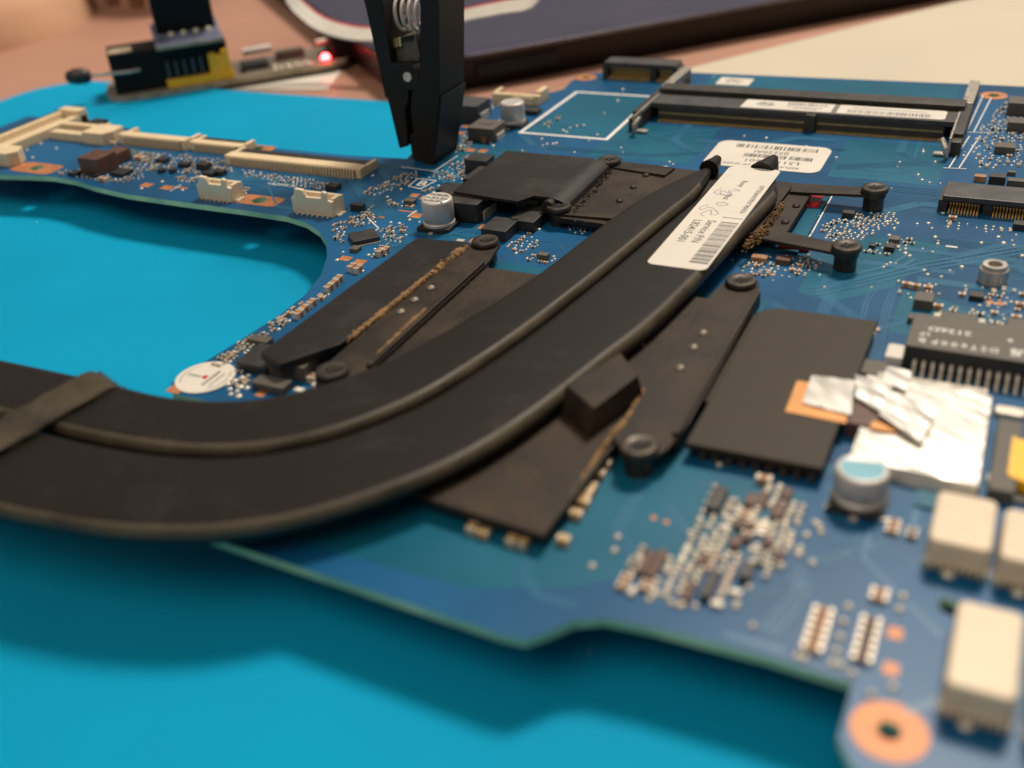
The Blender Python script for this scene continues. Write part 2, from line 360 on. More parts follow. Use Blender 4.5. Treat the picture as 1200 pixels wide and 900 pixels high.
for i, (pl, k, w) in enumerate((([(950, 340), (1010, 328), (1080, 311), (1200, 290)], 3, .5), ([(960, 332), (1040, 312), (1062, 300)], 2, .7), ([(1036, 330), (1018, 352), (1012, 378)], 2, .22), ([(1052, 335), (1042, 360), (1028, 420)], 3, .2),
        ([(1110, 300), (1200, 312)], 6, .3), ([(1090, 280), (1200, 292)], 5, .25), ([(880, 262), (960, 258)], 2, .3), ([(640, 172), (760, 182), (830, 178)], 4, .25), ([(720, 165), (780, 200)], 3, .3), ([(440, 240), (470, 215), (500, 190)], 3, .2),
        ([(850, 700), (925, 690), (940, 660), (1000, 650)], 3, .25), ([(895, 740), (930, 700), (940, 680)], 3, .3), ([(1000, 215), (1100, 225)], 5, .3), ([(980, 195), (1090, 190)], 4, .3), ([(290, 225), (340, 228), (352, 222)], 4, .15))):
    pts = [P(*c) for c in pl]
    for j in range(k):
        for a_, b2 in zip(pts[:-1], pts[1:]):
            d = (b2 - a_).normalized(); nr = Vector((-d.y, d.x, 0)); o_ = nr * (j - k / 2) * w * 2.6; zz = Vector((0, 0, .064 + .0004 * i))
            mb.add([a_ + o_ - nr * w / 2 + zz, b2 + o_ - nr * w / 2 + zz, b2 + o_ + nr * w / 2 + zz, a_ + o_ + nr * w / 2 + zz], [[0, 1, 2, 3]])
stuff(mb.build('traces', 'trace', mbd, smooth=False))

def silk(mb, pts, w, z=.075, closed=False):
    pts = [Vector((p[0], p[1])) for p in pts]
    n = len(pts)
    for i in range(n if closed else n - 1):
        a, b_ = pts[i], pts[(i + 1) % n]; d = (b_ - a).normalized(); nr = Vector((-d.y, d.x)) * w / 2; e = d * w / 2
        zz = z + .002 * (i % 2)
        mb.add([(*(a - nr - e), zz), (*(b_ - nr + e), zz), (*(b_ + nr + e), zz), (*(a + nr - e), zz)], [[0, 1, 2, 3]])
mb = MB(); silk(mb, [(-112.4, 225.2), (-111.8, 260), (-90, 260), (-89.7, 225.2)], 1.0, closed=True); mb.build('silkscreen_rectangle', 'silk', mbd, smooth=False)
q = [P(*c) for c in ((471, 196), (509, 201), (536, 183))]
mb = MB(); silk(mb, [q[0], q[1], q[2]], .3); mb.build('silkscreen_rectangle', 'silk', mbd, smooth=False)
q = [P(*c) for c in ((478.5, 218.5), (490, 209.5), (511, 212), (493, 221.5))]
mb = MB(); silk(mb, q, .3, closed=True); mb.build('silkscreen_frame', 'silk', mbd, smooth=False)
c = P(494.5, 215.5); text('silkscreen_letter', 'B', 'silk', c.x, c.y, .075, 4.2, mbd, bold=.02)
mb = MB()
for a in (((1161.5, 115), (1141, 155)), ((1152, 112), (1134, 152)), ((1130, 155), (1170, 156)), ((1136, 160), (1112, 197)), ((1148, 160), (1124, 197)), ((1106, 197), (1132, 198)),
          ((975, 230), (951, 274)), ((951, 251), (961, 253)), ((920, 293), (935, 296)), ((935, 296), (951, 274)), ((883, 352), (876, 366)), ((876, 366), (868, 388)), ((802, 500), (790, 520)),
          ((425, 250), (444, 268)), ((438, 272), (444, 268)), ((478, 254), (488, 247)), ((200, 224), (212, 217))):
    silk(mb, [P(*a[0]), P(*a[1])], .26)
for px, py in ((778, 197), (863, 205), (598, 225)): silk(mb, circ(P(px, py).x, P(px, py).y, 1.0, 14), .3, .085, True)
stuff(mb.build('silkscreen_lines', 'silk', mbd, smooth=False))
c = P(330, 217); text('silkscreen_text', '+ADMV30', 'silk', c.x, c.y, .075, 1.9, mbd)
c = P(1005, 187)

# copper pads and rings round the holes
for x, y, ro, ri in RING:
    mb = MB(); n = 36
    vs = [(x + r * math.cos(2 * math.pi * k / n), y + r * math.sin(2 * math.pi * k / n), .05) for r in (ri, ro) for k in range(n)]
    mb.add(vs, [[k, n + k, n + (k + 1) % n, (k + 1) % n] for k in range(n)]); mb.build('copper_ring', 'copper', mbd, smooth=False)
for p, a, b_, r in pr:
    mb = MB(); n = 32; vs = [(p.x + r * math.cos(2 * math.pi * k / n), p.y + r * math.sin(2 * math.pi * k / n), .05) for k in range(n)]
    for k in range(n):
        cx, sx_ = math.cos(2 * math.pi * k / n), math.sin(2 * math.pi * k / n)
        f = (abs(cx) ** 6 + abs(sx_) ** 6) ** (-1 / 6); vs.append((p.x + a / 2 * cx * f, p.y + b_ / 2 * sx_ * f, .05))
    mb.add(vs, [[k, n + k, n + (k + 1) % n, (k + 1) % n] for k in range(n)]); mb.build('copper_ring', 'copper', mbd, smooth=False)
def pad(px, py, w, h, mat='copper', name='copper_pad'):
    c = P(px, py); mb = MB(); mb.box(c.x - w / 2, c.x + w / 2, c.y - h / 2, c.y + h / 2, -.02, .06); return mb.build(name, mat, mbd, smooth=False)
for a in ((172, 217, 3, 2.2), (196, 220, 3, 2.2), (212, 220, 4, .8), (405, 303, 2.4, 1.9), (422, 307, 2.4, 1.9), (486, 229, 1.9, 1.9), (499, 232, 2.4, 2), (478, 248, 4.5, .6), (441, 254, 4, .7),
          (488, 253, 2.4, 2.2), (568, 266, 2.2, 2.2), (556, 282, 1.8, 1.8), (552, 176, 2.2, 2.2), (566, 177, 2.2, 2.2), (547, 148, 2.5, 2.2), (540, 156, 2, 2), (1030, 493, 3.2, 1.6),
          (885, 322, 1, .8), (905, 322, 1, .8), (1160, 354, 1.1, 1.1), (1172, 356, 1.1, 1.1), (1049, 742, 1.5, 1.7), (1044, 784, 1.5, 1.7), (766, 607, .7, .7), (781, 612, .7, .7), (306, 462, 1.6, 1.4)):
    pad(*a)

# ---- tiny parts
KEEP = []   # x0,x1,y0,y1 already taken
def keep(x0, x1, y0, y1): KEEP.append((x0, x1, y0, y1))
def free(x, y, m=.2): return not any(a - m < x < b_ + m and c - m < y < d + m for a, b_, c, d in KEEP)
def chip2(mb, x, y, l, w, h, rot, body=0, end=1):
    """two-terminal chip part: body with silvery end caps"""
    a, b_ = (l, w) if not rot else (w, l); e = .26 * l
    mb.box(x - a / 2 + (e if not rot else 0), x + a / 2 - (e if not rot else 0), y - b_ / 2 + (e if rot else 0), y + b_ / 2 - (e if rot else 0), -.02, h * .97, body)
    for s in (-1, 1):
        if not rot: cx = x + s * (a / 2 - e / 2); mb.box(cx - e / 2, cx + e / 2, y - b_ / 2 - .02, y + b_ / 2 + .02, -.02, h, end)
        else: cy = y + s * (b_ / 2 - e / 2); mb.box(x - a / 2 - .02, x + a / 2 + .02, cy - e / 2, cy + e / 2, -.02, h, end)
def field(poly, step, mix=(.45, .4, .15), size=.92, name='solder_points', r=.30):
    """a field of tiny chip parts and solder points on a grid, inside a pixel polygon"""
    pl = [P(*c) for c in poly]; x0, x1 = min(p.x for p in pl), max(p.x for p in pl); y0, y1 = min(p.y for p in pl), max(p.y for p in pl)
    mb = MB(); y = y0
    while y < y1:
        x = x0 + random.random() * step
        while x < x1:
            if inpoly(x, y, pl) and inpoly(x, y, OUT) and free(x, y) and random.random() < .86:
                k = random.random(); jx, jy = x + random.uniform(-.1, .1) * step, y + random.uniform(-.1, .1) * step
                if k < mix[0]: mb.dome(jx, jy, 0, r * size * random.uniform(.8, 1.15), .25 * size, 8, 1)
                elif k < mix[0] + mix[1]: chip2(mb, jx, jy, .95 * size, .5 * size, .4 * size, random.random() < .5, random.choice([0, 2, 3]), 1)
                else: chip2(mb, jx, jy, 1.15 * size, .7 * size, .6 * size, random.random() < .5, random.choice([0, 2]), 1)
            x += step * random.choice([1, 1, 1.15, 1.4])
        y += step
    return stuff(mb.build(name, ['tancap', 'solder', 'black', 'chipgrey'], mbd, smooth=True))
def chip(px, py, l, w, h, mat='black', name='chip', z0=0, rot=0, bevel=.08, leads=0):
    c = P(px, py); mb = MB(); mb.box(-l / 2, l / 2, -w / 2, w / 2, z0, h)
    R_ = Matrix.Rotation(rot, 3, 'Z'); mb.xf(lambda p: R_ @ p + Vector((c.x, c.y, 0)))
    o = mb.build(name, mat, mbd, bevel=bevel)
    rr = max(l, w) if rot else 0
    keep(c.x - max(l, rr) / 2, c.x + max(l, rr) / 2, c.y - max(w, rr) / 2, c.y + max(w, rr) / 2)
    if leads:
        lb = MB()
        for s in (-1, 1):
            for k in range(leads):
                t_ = -l / 2 + l * (k + .5) / leads
                lb.box(t_ - .11, t_ + .11, s * w / 2 - .25 + s * .22, s * w / 2 + .25 + s * .22, -.02, .22)
        lb.xf(lambda p: R_ @ p + Vector((c.x, c.y, 0)))
        stuff(lb.build('leads', 'solder', o, smooth=False))
    return o
def part2(px, py, l, w, h, body, rot=0, name='chip_capacitor'):
    c = P(px, py); mb = MB(); chip2(mb, c.x, c.y, l, w, h, rot, 0, 1); keep(c.x - l / 2, c.x + l / 2, c.y - l / 2, c.y + l / 2)
    return mb.build(name, [body, 'solder'], mbd, bevel=.04, seg=1)

# ---- connectors on the left wing
def ffc(x0, x1, y0, y1, h, n, bar=True, name='ribbon_connector', front=True):
    """flat-cable connector: cream frame, black flip bar at the back, fins and pins in front"""
    r = empty(name, (x0 + x1) / 2, (y0 + y1) / 2, 0, mbd); keep(x0, x1, y0 - .9, y1)
    d = y1 - y0; mb = MB()
    mb.box(x0, x1, y0, y0 + d * .42, -.03, h)
    mb.box(x0, x0 + 1.1, y0 + d * .42 - .02, y1, -.03, h * .9); mb.box(x1 - 1.1, x1, y0 + d * .42 - .02, y1, -.03, h * .9)
    mb.box(x0 + 1, x1 - 1, y0 + d * .42 - .02, y1 - .1, -.03, h * .25)
    mb.build('housing', 'cream', r, bevel=.15)
    if bar:
        mb = MB(); mb.box(x0 + 1.2, x1 - 1.2, y0 + d * .46, y1 - .25, h * .27, h * .72); mb.build('flip_bar', 'blackpl', r, bevel=.12)
    st = (x1 - x0 - 3) / n; fb = MB(); pb = MB()
    for k in range(n):
        x = x0 + 1.5 + st * (k + .5)
        fb.box(x - st * .25, x + st * .25, y0 - .4, y0 + .1, h * .12, h * .9); pb.box(x - st * .22, x + st * .22, y0 - .95, y0 + .1, -.02, .2)
    mb = MB(); mb.box(x0 + 1.4, x1 - 1.4, y0 - .06, y0 + .1, h * .1, h * .8); mb.build('fin_gap', 'brown', r, smooth=False)
    stuff(fb.build('fins', 'cream', r, smooth=False)); stuff(pb.build('pins', 'solder', r, smooth=False))
    return r
ffc(-173.6, -134.5, 187.0, 194.5, 2.3, 44)
ffc(-190.3, -173.8, 193.5, 199.5, 2.2, 16)
ffc(-213.5, -191.0, 192.8, 199.5, 2.6, 24, bar=False)
r = empty('ribbon_connector', -226, 193, 0, mbd); keep(-237, -215, 190, 197)   # cream frame with two cheeks
mb = MB(); mb.box(-236.5, -221, 191, 193.6, -.03, 2.2); mb.prism([(-224, 190.4), (-216.5, 190.4), (-215.2, 193), (-216, 197.6), (-224, 197.6)], -.03, 3.2); mb.box(-236.5, -221, 195.5, 197.5, -.03, 3.0); mb.build('housing', 'cream', r, bevel=.2)
mb = MB(); mb.box(-236, -221.5, 193.5, 195.6, -.03, 1.5); mb.build('slot', 'brown', r)
r = empty('ribbon_connector', -240, 188, 0, mbd); keep(-246, -237, 170, 206)
mb = MB(); mb.box(-245.5, -243.6, 172, 206, -.03, 3.4); mb.box(-240.2, -237.6, 176, 206, -.03, 2.6); mb.box(-245.5, -237.6, 203.2, 206.2, -.03, 4.0); mb.prism([(-245.5, 170.6), (-229.5, 170.6), (-228, 173), (-230, 176.4), (-245.5, 176.4)], -.03, 3.6)
mb.build('housing', 'cream', r, bevel=.25)
mb = MB(); mb.box(-243.8, -240, 176, 203.5, -.03, 1.7); mb.build('slot', 'creamw', r)
mb = MB(); mb.box(-247.6, -245.8, 174, 205, -.03, 3.0); mb.build('flip_bar', 'blackpl', r, bevel=.2)
chip(117, 152, 4.5, 3.5, 2.6, 'black', 'push_button'); chip(127, 153, 1.2, 2.2, 1.8, 'cream', 'button_contact')
# upright two-cheek wire connectors
def wire_conn(x, y, w, d, h):
    r = empty('wire_connector', x, y, 0, mbd); keep(x - w / 2, x + w / 2, y - d / 2, y + d / 2)
    mb = MB(); x0 = x - w / 2; x1 = x + w / 2
    prof = [(x0, 0), (x1, 0), (x1, h * .62), (x1 - w * .10, h * .66), (x1 - w * .12, h * .95), (x1 - w * .22, h), (x1 - w * .26, h * .72), (x0 + w * .38, h * .70), (x0 + w * .32, h * .97), (x0 + w * .12, h), (x0 + w * .08, h * .68), (x0, h * .62)]
    mb.profxz(prof, y - d / 2, y - d / 2 + 1.0); mb.profxz([(x0, 0), (x1, 0), (x1, h * .66), (x0, h * .66)], y + d / 2 - 1.0, y + d / 2)
    mb.box(x0, x0 + 1, y - d / 2 + .9, y + d / 2 - .9, 0, h * .7); mb.box(x1 - 1, x1, y - d / 2 + .9, y + d / 2 - .9, 0, h * .7); mb.box(x0 + .8, x1 - .8, y - d / 2 + .9, y + d / 2 - .9, 0, h * .3)
    mb.build('housing', 'creamw', r, bevel=.18)
    for s in (-1, 1): mb = MB(); mb.box(x + s * (w / 2 + .2) - .7, x + s * (w / 2 + .2) + .7, y - 1.2, y + 1.2, -.03, .3); mb.build('solder_tab', 'solder', r)
    pb = MB()
    for k in range(7): xx = x0 + w * (k + 1) / 8; pb.box(xx - .16, xx + .16, y - d / 2 - .7, y - d / 2 + .1, -.02, .25)
    stuff(pb.build('pins', 'solder', r))
wire_conn(-159.8, 168.6, 9.6, 4.2, 5.4); wire_conn(-132.6, 167.6, 10.4, 4.4, 5.6)
# brown coils, chips and fields on the wing
chip(118, 200, 6.5, 6.5, 4.2, 'brown', 'inductor', bevel=.3); chip(138, 190, 4.5, 6, 3.0, 'brown', 'inductor', bevel=.3)
for a in ((112, 207, 3, 2, .9), (143, 204, 4.5, 3.6, .9), (88, 205, 3, 2, .8), (191, 190, 3, 2, 1.0), (217, 195, 3, 2, 1.0), (190, 202, 1.6, 1.4, .9), (203, 202, 1.6, 1.4, .9), (240, 198, 3.2, 2.2, 1.5), (258, 205, 3, 2, 1.2), (246, 207, 3, 2, 1.2), (391, 222, 3, 2.2, 1.2)): chip(*a)
for a in ((165, 187, 3.2, 1.8, .9, 'tancap'), (122, 212, 2.6, 1.6, .9, 'tancap'), (134, 170, 2, 1.4, .9, 'tancap'), (152, 199, 1.8, 1.1, .6, 'chipgrey')): part2(*a)
field([(60, 203), (95, 197), (100, 190), (160, 178), (190, 180), (188, 195), (158, 214), (118, 214), (85, 208)], 1.45)
field([(150, 176), (268, 187), (278, 200), (230, 207), (180, 200)], 1.35)
field([(278, 198), (402, 216), (398, 226), (360, 221), (290, 207)], 1.05, (.8, .2, 0))
field([(205, 208), (232, 207), (228, 214), (208, 214)], 1.1); field([(280, 222), (292, 222), (292, 228), (280, 228)], 1.0)
field([(420, 229), (468, 206), (492, 200), (492, 209), (440, 231)], 1.15, (.45, .5, .05))
field([(498, 210), (524, 194), (548, 184), (543, 211), (520, 213)], 1.2, (.5, .4, .1)); field([(530, 168), (552, 150), (553, 172), (535, 183)], 1.2)
# ---- clock chip and its neighbours
chip(427, 281, 5.4, 5.0, 1.05, 'black', 'chip', rot=math.radians(46), leads=13)
c = P(427, 281); 
chip(420, 246, 3.0, 1.5, 1.4, 'black'); chip(417, 294, 1.8, 1.8, .8, 'chipgrey'); chip(481, 240, 2.4, 1.6, 1.2, 'chipgrey', 'chip')
chip(495, 215, .01, .01, .01) if False else None
field([(405, 258), (436, 243), (441, 262), (410, 268)], 1.1); field([(446, 270), (478, 264), (470, 286), (450, 284)], 1.05); field([(388, 262), (408, 258), (405, 288), (392, 282)], 1.1)
field([(433, 292), (458, 285), (455, 300), (436, 305)], 1.15); field([(455, 236), (480, 232), (492, 245), (482, 245), (460, 244)], 1.3); field([(518, 226), (532, 224), (530, 230), (520, 232)], 1.)
field([(495, 222), (508, 221), (506, 228), (497, 228)], 1.2, (.2, .4, .4))
for px, py in ((413, 317), (420, 319), (392, 336), (386, 341), (397, 331), (446, 299), (452, 297), (357, 366), (366, 359), (351, 372)): part2(px, py, 1.9, 1.2, 1.2, 'tancap', 1)
field([(398, 340), (384, 348), (346, 372), (300, 408), (262, 430), (246, 432), (262, 418), (300, 392), (350, 358), (372, 347)], .98, (.25, .65, .1), 1.05)
field([(262, 446), (286, 430), (300, 452), (290, 466), (262, 466)], 1.15, (.7, .3, 0), 1.2, r=.4)
# ---- electrolytic cans
def can(px, py, r, h, marks=True, base='blackpl', topmat=None, name='capacitor', hs=1.0):
    c = P(px, py); x, y = c.x, c.y; e = empty(name, x, y, 0, mbd); keep(x - r, x + r, y - r, y + r)
    mb = MB(); mb.prism([(x - r * 1.05, y - r * 1.05), (x + r * .7, y - r * 1.05), (x + r * 1.05, y - r * .7), (x + r * 1.05, y + r * .7), (x + r * .7, y + r * 1.05), (x - r * 1.05, y + r * 1.05)], -.03, .9 * hs); mb.build('base', base, e, bevel=.15)
    mb = MB(); g = .2 * r
    mb.lathe([(r * .9, .85), (r, .95), (r, 1.45), (r * .93, 1.62), (r * .93, 1.8), (r * .985, 2.0), (r * .985, h - .55), (r * .96, h - .22), (r * .86, h), (r * .8, h - .03)], x, y, 40); mb.build('can', 'alu', e, ang=50)
    for s in (-1, 1): mb = MB(); mb.box(x - .45, x + .45, y + s * r * 1.1 - .5, y + s * r * 1.1 + .5, -.02, .25); mb.build('lead', 'solder', e)
    if marks:
        mb = MB(); random.seed(3)
        for j, (w, yy) in enumerate(((.9, .45), (1.25, -.05), (1.0, -.5))):
            for k in range(6):
                xx = x - w * r * .62 + w * r * 1.24 * k / 5; mb.box(xx - .13 * r, xx + .1 * r, y + yy * r - .14 * r, y + yy * r + (.02 if k % 2 else .14) * r, h - .05, h - .022)
                mb.box(xx - .13 * r, xx - .06 * r, y + yy * r - .15 * r, y + yy * r + .15 * r, h - .05, h - .018)
        stuff(mb.build('print', 'greyink', e, smooth=False))
    if topmat:
        pts = [(x + r * .80 * math.cos(math.radians(a)), y + r * .80 * math.sin(math.radians(a))) for a in range(-200, 41, 8)]
        mb = MB(); mb.sheet(pts, h + .012); mb.build('print', topmat, e, smooth=False)
    return e
can(515.5, 266, 3.25, 6.3); can(602, 146.5, 3.1, 6.0, marks=False)
can(1006, 588, 3.2, 5.2, marks=False, topmat='capblue')
# ---- power coils
def coil(px, py, l, w, h, mat, txt=None, name='inductor', ink='chipgrey', size=2.2):
    c = P(px, py); e = empty(name, c.x, c.y, 0, mbd); keep(c.x - l / 2, c.x + l / 2, c.y - w / 2, c.y + w / 2)
    mb = MB(); mb.prism(rrect(c.x - l / 2, c.x + l / 2, c.y - w / 2, c.y + w / 2, .4, 2), .15, h); mb.build('body', mat, e, bevel=.2)
    for s in (-1, 1): mb = MB(); mb.box(c.x + s * l / 2 - .6, c.x + s * l / 2 + .35, c.y - w * .28, c.y + w * .28, -.03, h * .45); mb.build('terminal', 'solder', e, bevel=.08)
    if txt: text('print', txt, ink, c.x, c.y, h + .02, size, e, rot=math.pi, bold=.02)
coil(571, 161, 7.2, 7.0, 3.4, 'ferrite', '2R2', ink='ink', size=2.6); coil(551, 138, 8.5, 8, 4.4, 'ferrited'); coil(546, 249, 11, 10, 4.2, 'black', 'R15', ink='silk', size=2.6)
chip(568, 166, 1.4, 1.4, 1.6, 'tancap', 'chip_capacitor')
chip(575, 222, 9, 8, 3.6, 'black', 'inductor', bevel=.3)
for a in ((587, 275, 5.4, 6.4, 2.3), (622, 262, 5.4, 8.5, 2.3), (530, 232, 5, 4.5, 2.6), (563, 200, 5.5, 4.5, 3.2), (645, 242, 4, 4, 1.5)): chip(*a, 'black', 'power_chip', bevel=.15)
for px, py in ((608, 266), (632, 252), (566, 256), (540, 285)): part2(px, py, 1.6, 1.0, .7, 'solder', 0, 'solder_tab')
# small cream connector behind the rear can
c = P(606, 121); mb = MB(); mb.box(c.x - 7, c.x + 7, c.y - 1, c.y + .6, -.03, 2.6); mb.box(c.x - 7, c.x - 5.8, c.y + .5, c.y + 4.5, -.03, 2.8); mb.box(c.x + 5.2, c.x + 7, c.y + .5, c.y + 5.5, -.03, 3.4); mb.box(c.x - 1, c.x + 5.5, c.y - 1.4, c.y + .6, -.03, 2.2)
mb.build('wire_connector', 'cream', mbd, bevel=.25)
field([(530, 128), (565, 118), (590, 124), (575, 128), (540, 134)], 1.4, size=1.2); field([(560, 146), (590, 140), (585, 148), (572, 147)], 1.3, size=1.2); field([(634, 148), (652, 136), (662, 138), (645, 150)], 1.2)
chip(624, 133, 4, 3, 1.2, 'black')
field([(592, 282), (622, 273), (636, 288), (610, 298), (598, 296)], 1.1, (.75, .2, .05)); field([(664, 266), (695, 262), (690, 274), (670, 275)], 1.05, (.8, .2, 0))
chip(637, 304, 2.0, 1.4, 1.2, 'chipgrey'); field([(615, 300), (655, 300), (648, 309), (622, 309)], 1.0)
# ---- round white sticker at the corner
c = P(241, 443); mb = MB(); mb.prism(circ(c.x, c.y, 4.75, 48), .05, .22); rs = mb.build('round_sticker', 'white', mbd); rs['label'] = 'round white sticker'
mb = MB(); silk(mb, [(c.x + 3.9 * math.cos(a / 10), c.y + 3.9 * math.sin(a / 10)) for a in range(24, 40)], .14, .24); silk(mb, [(c.x + 3.9 * math.cos(a / 10), c.y + 3.9 * math.sin(a / 10)) for a in range(-8, 8)], .14, .24)
for k in range(9): mb.box(c.x + .9, c.x + 1.5, c.y - 2.2 + k * .5, c.y - 1.85 + k * .5, .2, .24)
for k in range(8): mb.box(c.x + 2.2, c.x + 2.6, c.y - 2.0 + k * .5, c.y - 1.75 + k * .5, .2, .24)
for k in range(7): mb.box(c.x - 3.2 + k * .35, c.x - 3.0 + k * .35, c.y - .5, c.y + .1, .2, .24)
stuff(mb.build('print', 'greyink', rs, smooth=False)); mb = MB(); mb.prism([(c.x - .6, c.y - .4), (c.x + .5, c.y - .6), (c.x + .3, c.y + .5), (c.x - .4, c.y + .3)], .2, .245); mb.build('emblem', 'red', rs, smooth=False)
pad(212, 452, 2.6, 4.4)
# chips below the spreader strip, at the board's left edge
for a in ((345, 436, 7.5, 4.2, 2.6, 'chipgrey'), (320, 455, 6, 2.6, 1.3, 'chipgrey'), (310, 426, 6, 6.5, 1.6, 'black'), (306, 402, 4, 2, 1.0, 'chipgrey')): chip(*a, 'power_chip', bevel=.15)
part2(371, 447, 1.6, 2.6, 1.0, 'tancap', 1); part2(352, 461, 1.8, 1, .8, 'silk', 0); part2(372, 454, 1.4, 1.2, .8, 'silk', 0)

# ================================================================== heat sink (its own thing, screwed on the board)
hs = empty('heat_sink', -62, 128, 0)
tag(hs, 'dusty black heat sink with two flat heat pipes curving across the board', 'heat sink')
def loft_pipe(U, Lo, zc, th, n=96, taper=6, zf=None):
    U = spline([(*p, 0) for p in U], n); Lo = spline([(*p, 0) for p in Lo], n); mb = MB(); k = 16; vs = []; fs = []
    for i in range(n):
        a, b_ = U[i], Lo[i]; mid = (a + b_) / 2; w = (b_ - a); W_ = w.length; u = w / W_
        t = min(1, .22 + .78 * math.sin(min(1, i / taper) * math.pi / 2)) if i < taper else 1
        tt = min(1, .5 + .5 * i / taper)
        hw = W_ / 2 * t; r = th / 2 * tt; z = zc + (zf(i / n) if zf else 0)
        hr = r * .8; fl = max(.05, hw - hr)
        sec = [(fl * .9 * (1 - 2 * e / 3), r - .03 * (abs(1 - 2 * e / 3))) for e in range(4)] if True else []
        sec = [(fl * .93, r), (fl * .3, r), (-fl * .3, r), (-fl * .93, r)]
        sec += [(-fl - hr * math.cos(math.radians(a_)), r * math.sin(math.radians(a_))) for a_ in (80, 55, 30, 5, -20, -50, -80)]
        sec += [(-fl * .93, -r), (fl * .93, -r)] + [(fl + hr * math.cos(math.radians(a_)), r * math.sin(math.radians(a_))) for a_ in (-80, -50, -20, 5, 30, 55, 80)]
        k = len(sec)
        for ox, oz in sec: vs.append(mid + u * ox + Vector((0, 0, z + oz)))
    for i in range(n - 1):
        for q in range(k): fs.append([i * k + q, i * k + (q + 1) % k, (i + 1) * k + (q + 1) % k, (i + 1) * k + q])
    fs.append(list(range(k))); fs.append([(n - 1) * k + q for q in range(k)]); mb.add(vs, fs)
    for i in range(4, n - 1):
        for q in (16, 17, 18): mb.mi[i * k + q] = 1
    return mb
U1 = [(-61.0, 200), (-63.3, 185), (-66.5, 170), (-70, 143), (-73.5, 127.5), (-77.2, 115), (-82, 104.5), (-90.5, 95), (-103, 90.6), (-121, 90.6), (-145, 90.2), (-185, 90)]
L1 = [(-53.5, 199), (-55.3, 184), (-57.4, 167.6), (-60.2, 145.4), (-63.2, 126), (-66, 113), (-69.8, 101), (-77, 89.8), (-88, 82.3), (-105, 79.0), (-135, 78.6), (-185, 78.5)]
U2 = [(-52.6, 200.5), (-54.1, 184), (-56.2, 167.6), (-59.0, 145.4), (-62.0, 126), (-64.8, 113), (-68.5, 100.4), (-76, 88.8), (-87.4, 81.0), (-105, 77.7), (-135, 77.4), (-185, 77.2)]
L2 = [(-39.8, 199), (-40.6, 185), (-41.8, 172.8), (-45.4, 136.7), (-49, 119), (-52.8, 102), (-57.8, 89), (-66.2, 77.6), (-74.5, 70.6), (-84, 66.2), (-96, 63.4), (-118, 61.8), (-185, 61.5)]
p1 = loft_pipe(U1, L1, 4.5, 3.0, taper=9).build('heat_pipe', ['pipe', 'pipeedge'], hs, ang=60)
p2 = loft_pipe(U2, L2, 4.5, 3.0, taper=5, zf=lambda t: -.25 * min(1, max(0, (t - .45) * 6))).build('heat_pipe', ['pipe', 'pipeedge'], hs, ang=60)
js = loft_pipe([(x - 2.0, y + .3) for x, y in L1[1:]], [(x + 2.0, y - .3) for x, y in U2[1:]], 3.25, .5, taper=2).build('gap_light_blocker', ['pipe', 'pipe'], hs, ang=60)  # added strip under the pipe gap, stops light falling through to the mat
# crimped pipe tips
mb = MB(); mb.tube([(-57.2, 199.5, 4.7), (-57.0, 202.2, 4.9), (-56.9, 204.6, 5.3)], [2.1, 1.5, .9], 12); mb.build('crimped_tip', 'pipe', p1, ang=60)
mb = MB(); mb.tube([(-46.2, 199.5, 4.7), (-45.6, 202.5, 5.4), (-45.4, 205.4, 6.1)], [2.9, 2.0, .9], 12); mb.build('crimped_tip', 'pipe', p2, ang=60)
# plates
mb = MB(); mb.prism([(-86.5, 92), (-58.5, 85.8), (-43.0, 84.6), (-41.6, 106), (-41.6, 148.5), (-86.5, 148.5)], 1.35, 2.6); mb.build('cold_plate', 'plate', hs, bevel=.2)
mb = MB(); mb.box(-82, -46, 92, 145, .02, 1.4); mb.build('processor_die', 'dark', hs)
mb = MB(); mb.prism([(-80.2, 173), (-41.5, 171.5), (-38.5, 176.5), (-36.2, 178.5), (-36.0, 198), (-38, 202), (-62, 204.5), (-80, 205.3)], 1.3, 2.5); mb.build('cold_plate', 'plate', hs, bevel=.2)
mb = MB(); mb.box(-74, -40, 178, 199, .02, 1.35); mb.build('processor_die', 'dark', hs)
mb = MB(); mb.box(-77.5, -33.3, 174.4, 203.4, -.03, .45); mb.build('chip_carrier', 'pour', mbd, bevel=.05)
# pipe saddles between plate and pipes
for pl in ([(-70, 106), (-55, 106), (-50, 140), (-69, 140)], [(-64, 174), (-41, 174), (-40, 198), (-61, 198)]): mb = MB(); mb.prism(pl, 2.55, 3.3); mb.build('saddle', 'plate', hs)
# long side brackets
mb = MB(); mb.prism([(-42.6, 106), (-39.5, 101.8), (-36.2, 101.8), (-34.6, 105), (-33.8, 112), (-34.2, 150), (-35.6, 155.4), (-40.4, 155.6), (-41.6, 150)], 2.62, 3.35); mb.build('bracket', 'plate', hs, bevel=.12)
mb = MB(); mb.box(-35.0, -34.2, 108, 151, 1.0, 3.95); mb.build('bracket_lip', 'plate', hs, bevel=.15)
mb = MB(); mb.prism([(-34.0, 119), (-31.6, 119), (-31.8, 146), (-34.0, 146)], .0, 2.3); mb.build('bracket_lip', 'plate', hs, bevel=.15)
mb = MB(); mb.prism([(-90.2, 106), (-88.5, 103.5), (-85, 103.5), (-82.6, 108), (-82.6, 149), (-84, 156.8), (-88.6, 158), (-90.2, 154)], 2.62, 3.35); mb.build('bracket', 'plate', hs, bevel=.12)
mb = MB(); mb.box(-83.6, -82.7, 110, 148, 3.2, 4.0); mb.build('bracket_lip', 'plate', hs, bevel=.15)
